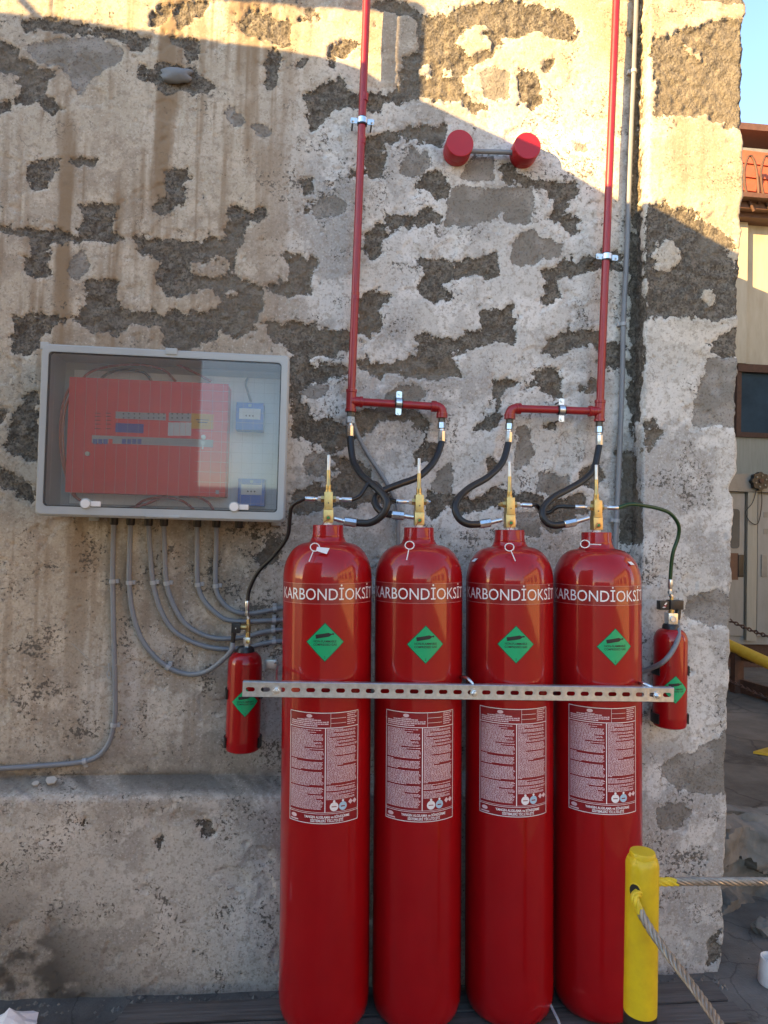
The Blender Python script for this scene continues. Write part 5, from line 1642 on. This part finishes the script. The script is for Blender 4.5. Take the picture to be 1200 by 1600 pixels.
# ---- grit along the foot of the wall
b = MB(); gr_ = random.Random(31)
for k in range(420):
    x = gr_.uniform(-1.2, 1.9); y = -0.095 - abs(gr_.gauss(0, 0.07)) if x < 1.42 else gr_.uniform(-0.5, 0.25)
    if -0.6 < x < 1.36 and y < -0.182: y = -0.1 - gr_.random() * 0.07
    s_ = gr_.choice((0.003, 0.004, 0.005, 0.009)) * gr_.uniform(0.7, 1.3)
    p = [Vector((x, y, 0)) + Vector((s_ * gr_.uniform(0.7, 1.3) * a, s_ * gr_.uniform(0.7, 1.3) * c_, s_ * h_)) for a, c_, h_ in ((1, 0, 0), (0, 1, 0), (-1, 0, 0), (0, -1, 0), (0.1, 0.1, 0.9))]
    b.add(p, [(0, 1, 4), (1, 2, 4), (2, 3, 4), (3, 0, 4), (3, 2, 1, 0)])
tag(b.build('grit', CONC, None, smooth=False), 'loose grit and plaster crumbs along the foot of the wall', 'grit', kind='stuff')

# ---- bollard and wire ropes
BOX_, BOY = at(1003, 1400, -0.75).x, -0.75
bt = at(1003, 1335, -0.75).z
bol = thing('bollard', 'yellow steel bollard with a black foot in front of the rightmost cylinder', 'bollard', (BOX_, BOY, 0))
BR = 0.0385
zk = at(1003, 1592, -0.79).z - 0.008
b = MB(); b.lathe([(0.01, 0), (BR, 0), (BR, zk), (0.01, zk)], 40, (BOX_, BOY, 0)); b.build('black_foot', BLKPAINT, bol)
b = MB()
pr = [(0.01, zk), (BR, zk)] + [(BR, zk + (bt - 0.022 - zk) * k / 10) for k in range(1, 11)] + [(BR * 0.985, bt - 0.018), (BR * 0.95, bt - 0.012), (BR * 0.86, bt - 0.006), (BR * 0.80, bt - 0.004), (BR * 0.79, bt + 0.004), (BR * 0.74, bt + 0.008), (BR * 0.5, bt + 0.0095), (0.01, bt + 0.0095)]
b.lathe(pr, 48, (BOX_, BOY, 0))
post = b.build('post', YELLOW, bol)
for v in post.data.vertices:    # lumpy weld round the cap
    if bt - 0.03 < v.co.z < bt + 0.006:
        a = math.atan2(v.co.y, v.co.x); k = 1 + 0.02 * math.sin(a * 5 + 1) + 0.015 * math.sin(a * 11 + v.co.z * 300)
        v.co.x *= k; v.co.y *= k; v.co.z += 0.002 * math.sin(a * 4)
hp = at(988, 1396, -0.785)
hd = Vector((hp.x - BOX_, hp.y - BOY, 0)).normalized()
hs = Vector((0, 0, 1)).cross(hd)
hole_c = Vector((BOX_, BOY, hp.z)) + hd * (BR + 0.0002)
b = MB()
b.tube([hole_c + hs * (0.0135 * math.cos(a)) + Vector((0, 0, 0.017 * math.sin(a))) - hd * 0.0018 * abs(math.cos(a)) for a in np.linspace(0, 2 * math.pi, 25)], 0.0022, 8)
b.build('hole_rim', YELLOW, bol)
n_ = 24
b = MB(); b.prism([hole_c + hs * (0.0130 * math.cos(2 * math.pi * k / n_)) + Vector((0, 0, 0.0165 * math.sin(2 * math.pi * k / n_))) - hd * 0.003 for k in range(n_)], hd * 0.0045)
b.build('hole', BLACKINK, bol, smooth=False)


def wire_rope(lab, pts, painted, r_=0.0062):
    root = thing('wire_rope', lab, 'wire rope', pts[0], 'wire ropes on the bollard')
    path = catmull(pts, 0.005)
    fr = frames(path)
    d = [0.0]
    for i in range(1, len(path)): d.append(d[-1] + (path[i] - path[i - 1]).length)
    for s_ in range(5):
        sp = []
        for i, p in enumerate(path):
            a = d[i] / 0.085 * 2 * math.pi + s_ * math.pi / 2.5
            sp.append(p + fr[i][0] * (r_ * math.cos(a)) + fr[i][1] * (r_ * math.sin(a)))
        cut = next((i for i in range(len(d)) if d[i] > painted * (0.85 + 0.06 * s_)), len(d) - 1)
        b = MB(); b.tube(sp[:cut + 1], 0.0042, 8, mi=1); b.tube(sp[cut:], 0.0042, 8)
        b.build('strand', [ROPE, ROPEY], root)


wire_rope('twisted wire rope falling from the hole in the yellow bollard towards the bottom right', [Vector((BOX_ + 0.005, BOY - 0.01, hp.z - 0.004)), at(992, 1401, -0.79), at(1001, 1426, -0.80), at(1020, 1458, -0.83), at(1048, 1497, -0.88), at(1085, 1545, -0.96), at(1120, 1595, -1.05), at(1155, 1650, -1.15), at(1230, 1780, -1.35)], 0.085)
wire_rope('twisted wire rope stretched level from the yellow bollard to the right edge', [Vector((BOX_ + 0.01, BOY, at(1020, 1378, -0.75).z)), at(1035, 1378, -0.75), at(1090, 1377, -0.75), at(1150, 1377.5, -0.75), at(1215, 1378, -0.75), at(1500, 1384, -0.75), at(1700, 1386, -0.75)], 0.075)

# ---- litter on the ground
c = at(24, 1588, -0.22)
v, f = [], []
n = 7
rr = random.Random(12)
for i in range(n):
    for j in range(n):
        x, y = (i / (n - 1) - 0.5) * 0.15, (j / (n - 1) - 0.5) * 0.12
        v.append((c.x - 0.01 + x * (0.8 + 0.2 * rr.random()), -0.24 + y, 0.012 + 0.055 * max(0, 1 - math.hypot(x * 13, y * 16)) + rr.uniform(0, 0.016)))
for i in range(n - 1):
    for j in range(n - 1): f.append((i * n + j, (i + 1) * n + j, (i + 1) * n + j + 1, i * n + j + 1))
b = MB(); b.add(v, f); o = b.build('crumpled_paper', PAPER, None, smooth=False)
md = o.modifiers.new('thick', 'SOLIDIFY'); md.thickness = 0.0012
tag(o, 'crumpled white paper lying on the ground at the bottom left', 'paper')
b = MB(); b.tube(catmull([at(858, 1566, -0.33), at(866, 1582, -0.36), at(874, 1600, -0.40), at(880, 1640, -0.45)], 0.006), 0.004, 8)
for q in range(1): tag(b.build('string_scrap', STRAP), 'thin pale cord on the pallet between the third and rightmost cylinders', 'cord')
c = at(1193, 1572, -0.15)
b = MB(); b.lathe([(0.01, 0.0), (0.042, 0.0), (0.044, 0.004), (0.040, 0.05), (0.036, 0.085), (0.033, 0.085), (0.037, 0.05), (0.01, 0.006)], 24, (c.x + 0.030, -0.15, 0.001)); tag(b.build('plastic_cup', WHITEP), 'white plastic cup standing on the ground at the bottom right edge', 'cup')

# ---- things beyond the wall's corner, seen past its right edge
# long off-white switch cabinets
EY = 3.6
z_top, z_mid, z_bot = at(1180, 742, EY).z, at(1180, 769, EY).z, 0.33
swc = thing('switch_cabinet', 'off white steel switch cabinet with latched doors beyond the wall corner', 'cabinet', (at(1180, 900, EY).x, EY, 0.33))
xa, xb = 1.75, at(1460, 900, EY).x
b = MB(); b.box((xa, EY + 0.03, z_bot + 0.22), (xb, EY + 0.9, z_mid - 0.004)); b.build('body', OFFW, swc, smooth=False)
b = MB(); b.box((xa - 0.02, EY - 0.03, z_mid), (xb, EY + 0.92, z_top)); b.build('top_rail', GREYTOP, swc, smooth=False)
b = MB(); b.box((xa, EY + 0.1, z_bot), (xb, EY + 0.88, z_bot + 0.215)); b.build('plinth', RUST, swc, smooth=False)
zd0, zd1 = z_bot + 0.30, z_mid - 0.02
for i, (u0, u1) in enumerate(((1090, 1163), (1184, 1290))):
    p0, p1 = at(u0, 850, EY).x, at(u1, 850, EY).x
    b = MB(); b.box((p0, EY, zd0), (p1, EY + 0.028, zd1), 0.006); dr_ = b.build('door', OFFW, swc)
    uh = (1157, 1193)[i]
    h = at(uh, 884, EY)
    b = MB(); b.box((h.x - 0.026, EY - 0.012, h.z - 0.10), (h.x + 0.026, EY + 0.002, h.z + 0.10), 0.006); hd_ = b.build('latch', BLACKP if i == 0 else GREYTOP, dr_)
    if i == 0:
        a, c_ = at(1141, 795, EY), at(1155, 857, EY)
        q = MB(); q.prism([(x, EY - 0.004, z) for x, z in rrect(a.x, c_.x, c_.z, a.z, 0.03)], (0, 0.006, 0)); q.build('door_window', WGLASS, dr_, smooth=False)
        a, c_ = at(1141, 864, EY), at(1153, 906, EY)
        q = MB(); q.box((a.x, EY - 0.003, c_.z), (c_.x, EY + 0.002, a.z)); q.build('door_plate', BROWN, dr_, smooth=False)
    else:
        for v in (800, 826):
            a, c_ = at(1193, v, EY), at(1208, v + 9, EY)
            q = MB(); q.box((a.x, EY - 0.003, c_.z), (c_.x, EY + 0.002, a.z)); q.build('door_plate', GREYTOP, dr_, smooth=False)
p0, p1 = at(1166, 850, EY).x, at(1181, 850, EY).x
b = MB(); b.box((p0, EY - 0.02, z_bot + 0.26), (p1, EY + 0.028, z_mid - 0.003), 0.004); b.build('mullion', CREAMP, swc)
# black pulley hung on the cabinet's rail
c = at(1187, 752, EY - 0.06)
t_ = thing('pulley_block', 'black round pulley block hung on the switch cabinet', 'pulley', c)
pts = []
for k in range(40):
    a = 2 * math.pi * k / 40
    rr_ = 0.078 + 0.007 * math.cos(8 * a)
    pts.append((c.x + rr_ * math.cos(a), c.y - 0.02, c.z + rr_ * math.sin(a)))
b = MB(); b.prism(pts, (0, 0.06, 0)); b.build('cheek', BLACKP, t_, smooth=False)
b = MB(); b.lathe([(0.002, 0.02), (0.022, 0.02), (0.020, 0.034), (0.002, 0.035)], 18, c, 'Y'); b.build('hub', RUST, t_)
for k in range(6):
    a = 2 * math.pi * (k + 0.3) / 6
    b = MB(); b.lathe([(0.001, 0.0), (0.008, 0.0), (0.008, 0.006), (0.001, 0.006)], 10, (c.x + 0.052 * math.cos(a), c.y - 0.0205, c.z + 0.052 * math.sin(a)), 'Y'); b.build('rivet', GREYTOP, t_)
b = MB(); b.tube(catmull([at(1183, 762, EY - 0.05), at(1176, 785, EY - 0.05), at(1165, 800, EY - 0.04), at(1172, 815, EY - 0.04), at(1184, 818, EY - 0.04), at(1190, 790, EY - 0.04), at(1190, 764, EY - 0.05)], 0.02), 0.004, 6); tag(b.build('dangling_string', BLACKP), 'thin dark cord dangling from the black pulley block', 'cord')

# building behind: cream panels, dark window, cream pier, brown eave with red cladding
HY = 5.2
bb_ = thing('workshop_building', 'cream workshop with a brown eave and orange red cladding beyond the wall corner', 'building', (at(1200, 700, HY).x, HY, 0.33))
xl, xr_ = 1.2, at(1600, 700, HY).x
zz0 = at(1180, 684, HY).z
zz1 = at(1180, 571, HY).z
ze = at(1180, 352, HY).z
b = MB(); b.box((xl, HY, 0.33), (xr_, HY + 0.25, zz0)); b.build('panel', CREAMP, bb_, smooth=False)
xw0, xw1 = at(1149, 620, HY).x, at(1290, 620, HY).x
wf = MB(); fw = 0.055
wf.box((xw0, HY - 0.03, zz0), (xw1, HY + 0.02, zz0 + fw)); wf.box((xw0, HY - 0.05, zz1 - 0.09), (xw1, HY + 0.02, zz1)); wf.box((xw0, HY - 0.03, zz0 + fw), (xw0 + fw, HY + 0.02, zz1 - 0.09))
xm_ = at(1222, 620, HY).x
wf.box((xm_, HY - 0.03, zz0 + fw), (xm_ + fw, HY + 0.02, zz1 - 0.09))
wo_ = wf.build('window_frame', RUST, bb_, smooth=False)
b = MB(); b.box((xw0 + fw, HY + 0.004, zz0 + fw), (xw1, HY + 0.010, zz1 - 0.09)); b.build('pane', WGLASS, wo_, smooth=False)
b = MB(); b.box((xl, HY + 0.02, zz0), (xr_, HY + 0.26, zz1)); b.build('window_back', DARKREN, bb_, smooth=False)
b = MB(); b.box((xl, HY + 0.01, zz1), (xr_, HY + 0.3, ze)); b.build('wall', CREAM, bb_, smooth=False)
p0, p1 = at(1158, 450, HY - 0.1).x, at(1171, 450, HY - 0.1).x
b = MB(); b.box((p0 - 0.3, HY - 0.06, zz1 + 0.003), (p1, HY + 0.012, ze - 0.002)); b.build('pier', CREAM, bb_, smooth=False)
# eave
zc0, zc1, zc2 = at(1180, 340, HY - 0.4).z, at(1180, 318, HY - 0.4).z, at(1180, 345, HY).z
b = MB()
b.box((xl, HY - 0.18, ze), (xr_, HY + 0.3, ze + 0.05)); b.box((xl, HY - 0.28, ze + 0.05), (xr_, HY + 0.3, ze + 0.12)); b.box((xl, HY - 0.40, ze + 0.12), (xr_, HY + 0.3, ze + 0.17))
b.build('eave', BROWN, bb_, smooth=False)
# sloping red cladding boards above the eave
zr0_ = ze + 0.17
zr1_ = at(1180, 224, HY).z
nb = 5
cl = None
for k in range(nb):
    za, zb_ = zr0_ + (zr1_ - zr0_) * k / nb, zr0_ + (zr1_ - zr0_) * (k + 1) / nb
    b = MB(); b.add([(xl, HY - 0.12, za), (xr_, HY - 0.12, za - 0.30), (xr_, HY - 0.10, zb_ - 0.30), (xl, HY - 0.10, zb_), (xl, HY + 0.05, za), (xr_, HY + 0.05, za - 0.3), (xr_, HY + 0.05, zb_ - 0.3), (xl, HY + 0.05, zb_)],
                    [(0, 1, 2, 3), (4, 7, 6, 5), (0, 4, 5, 1), (3, 2, 6, 7), (0, 3, 7, 4), (1, 5, 6, 2)])
    b.build('cladding_board', CLAD, bb_, smooth=False)
b = MB(); b.box((xl, HY - 0.25, zr1_), (xr_, HY + 0.1, zr1_ + 0.075)); b.build('top_beam', BROWN, bb_, smooth=False)
b = MB(); b.box((at(1172, 215, HY).x, HY + 0.3, zr1_ + 0.08), (xr_, HY + 3, zr1_ + 0.16)); b.add([(at(1172, 215, HY).x, HY + 0.4, zr1_ + 0.16), (xr_, HY + 0.4, zr1_ + 0.16), (xr_, HY + 0.4, zr1_ + 1.0)], [(0, 1, 2)]); b.build('grey_roof', GREYTOP, bb_, smooth=False)
for k in range(4):
    u = 1164 + k * 26
    p = [at(u + 14, 330, HY - 0.3), at(u + 2, 300, HY - 0.3), at(u - 1, 268, HY - 0.3), at(u + 6, 244, HY - 0.3), at(u + 14, 250, HY - 0.3), at(u + 20, 280, HY - 0.3), at(u + 22, 318, HY - 0.3)]
    b = MB(); b.tube(catmull(p, 0.03), 0.016, 8); b.build('iron_scroll', RUST, bb_)

# unseen block added right of the passage to cut its sky light
ts = thing('sky_blocker', 'tall brown block added out of frame at right to darken the passage', 'building', (6.6, 2, 0.33))
b = MB(); b.box((6.2, -0.5, 0.33), (10, 9, 5.5)); b.build('wall', DARKREN, ts, smooth=False)
b = MB(); b.box((6.0, -0.7, 5.5), (10.2, 9.2, 5.7)); b.build('roof', RUST, ts, smooth=False)

# guard rail in front of the cabinets: yellow pipe over a rusty base
ra, rb = at(1120, 999, 2.9), at(1290, 1078, 1.9)
gr = thing('guard_rail', 'yellow pipe guard rail on a rusty steel base beyond the wall corner', 'rail', (ra.x, ra.y, 0.33))
dv = (rb - ra)
b = MB(); b.tube([ra - dv * 0.5, rb + dv * 0.4], 0.042, 16); b.build('yellow_pipe', YELPIPE, gr)
for t0 in (-0.3, 0.22, 0.62, 1.1):
    p = ra + dv * t0
    b = MB(); b.box((p.x - 0.035, p.y - 0.03, 0.33), (p.x + 0.035, p.y + 0.03, p.z - 0.03)); b.build('post', RUST, gr, smooth=False)
for zz_, h in ((0.335, 0.10), (0.58, 0.07)):
    p, q = ra - dv * 0.5, rb + dv * 0.4
    b = MB(); b.prism([(p.x, p.y + 0.04, zz_), (q.x, q.y + 0.04, zz_), (q.x, q.y + 0.04, zz_ + h), (p.x, p.y + 0.04, zz_ + h)], (0.02, 0.05, 0)); b.build('rusty_beam', RUST, gr, smooth=False)


def chain(lab, p0, p1, sag):
    t_ = thing('steel_chain', lab, 'chain', p0, 'chains beside the guard rail')
    n = int((p1 - p0).length / 0.030)
    dd = (p1 - p0).normalized(); u_ = dd.cross(Vector((0, 0, 1))).normalized(); w_ = dd.cross(u_)
    me0 = None
    for k in range(n):
        t = (k + 0.5) / n
        c = p0.lerp(p1, t) - Vector((0, 0, sag * 4 * t * (1 - t)))
        if me0 is None:
            b = MB()
            b.tube([Vector((0.021 * math.cos(a), 0.012 * math.sin(a), 0)) for a in np.linspace(0, 2 * math.pi, 13)], 0.0045, 6)
            o = b.build('link', RUST, t_, loc=(0, 0, 0)); me0 = o.data
        else:
            o = bpy.data.objects.new('link', me0); col.objects.link(o); o.parent = t_
        o.location = c - p0
        M = Matrix((dd, u_ if k % 2 else w_, w_ if k % 2 else -u_)).transposed()
        o.rotation_euler = M.to_euler()


chain('upper rusty chain sagging in front of the switch cabinet doors', at(1110, 952, 3.0), at(1235, 1004, 2.3), 0.03)
chain('lower rusty chain along the rusty base of the guard rail', at(1110, 1046, 2.7), at(1235, 1104, 1.95), 0.02)
# yellow steel foot on the slab
c = at(1192, 1218, 1.2)
t_ = thing('yellow_foot_plate', 'yellow steel foot plate on the concrete slab at the right edge', 'foot plate', (c.x, c.y, 0.33))
b = MB(); b.prism([(c.x - 0.05, c.y + 0.01, 0.334), (c.x + 0.08, c.y - 0.09, 0.334), (c.x + 0.24, c.y - 0.02, 0.334), (c.x + 0.10, c.y + 0.09, 0.334)], (0, 0, 0.012)); b.build('plate', YELPIPE, t_, smooth=False)
b = MB(); b.prism([(c.x + 0.02, c.y - 0.03, 0.346), (c.x + 0.18, c.y + 0.02, 0.346), (c.x + 0.18, c.y + 0.02, 0.50), (c.x + 0.14, c.y + 0.005, 0.50)], (0, 0.008, 0)); b.build('gusset', YELPIPE, t_, smooth=False)
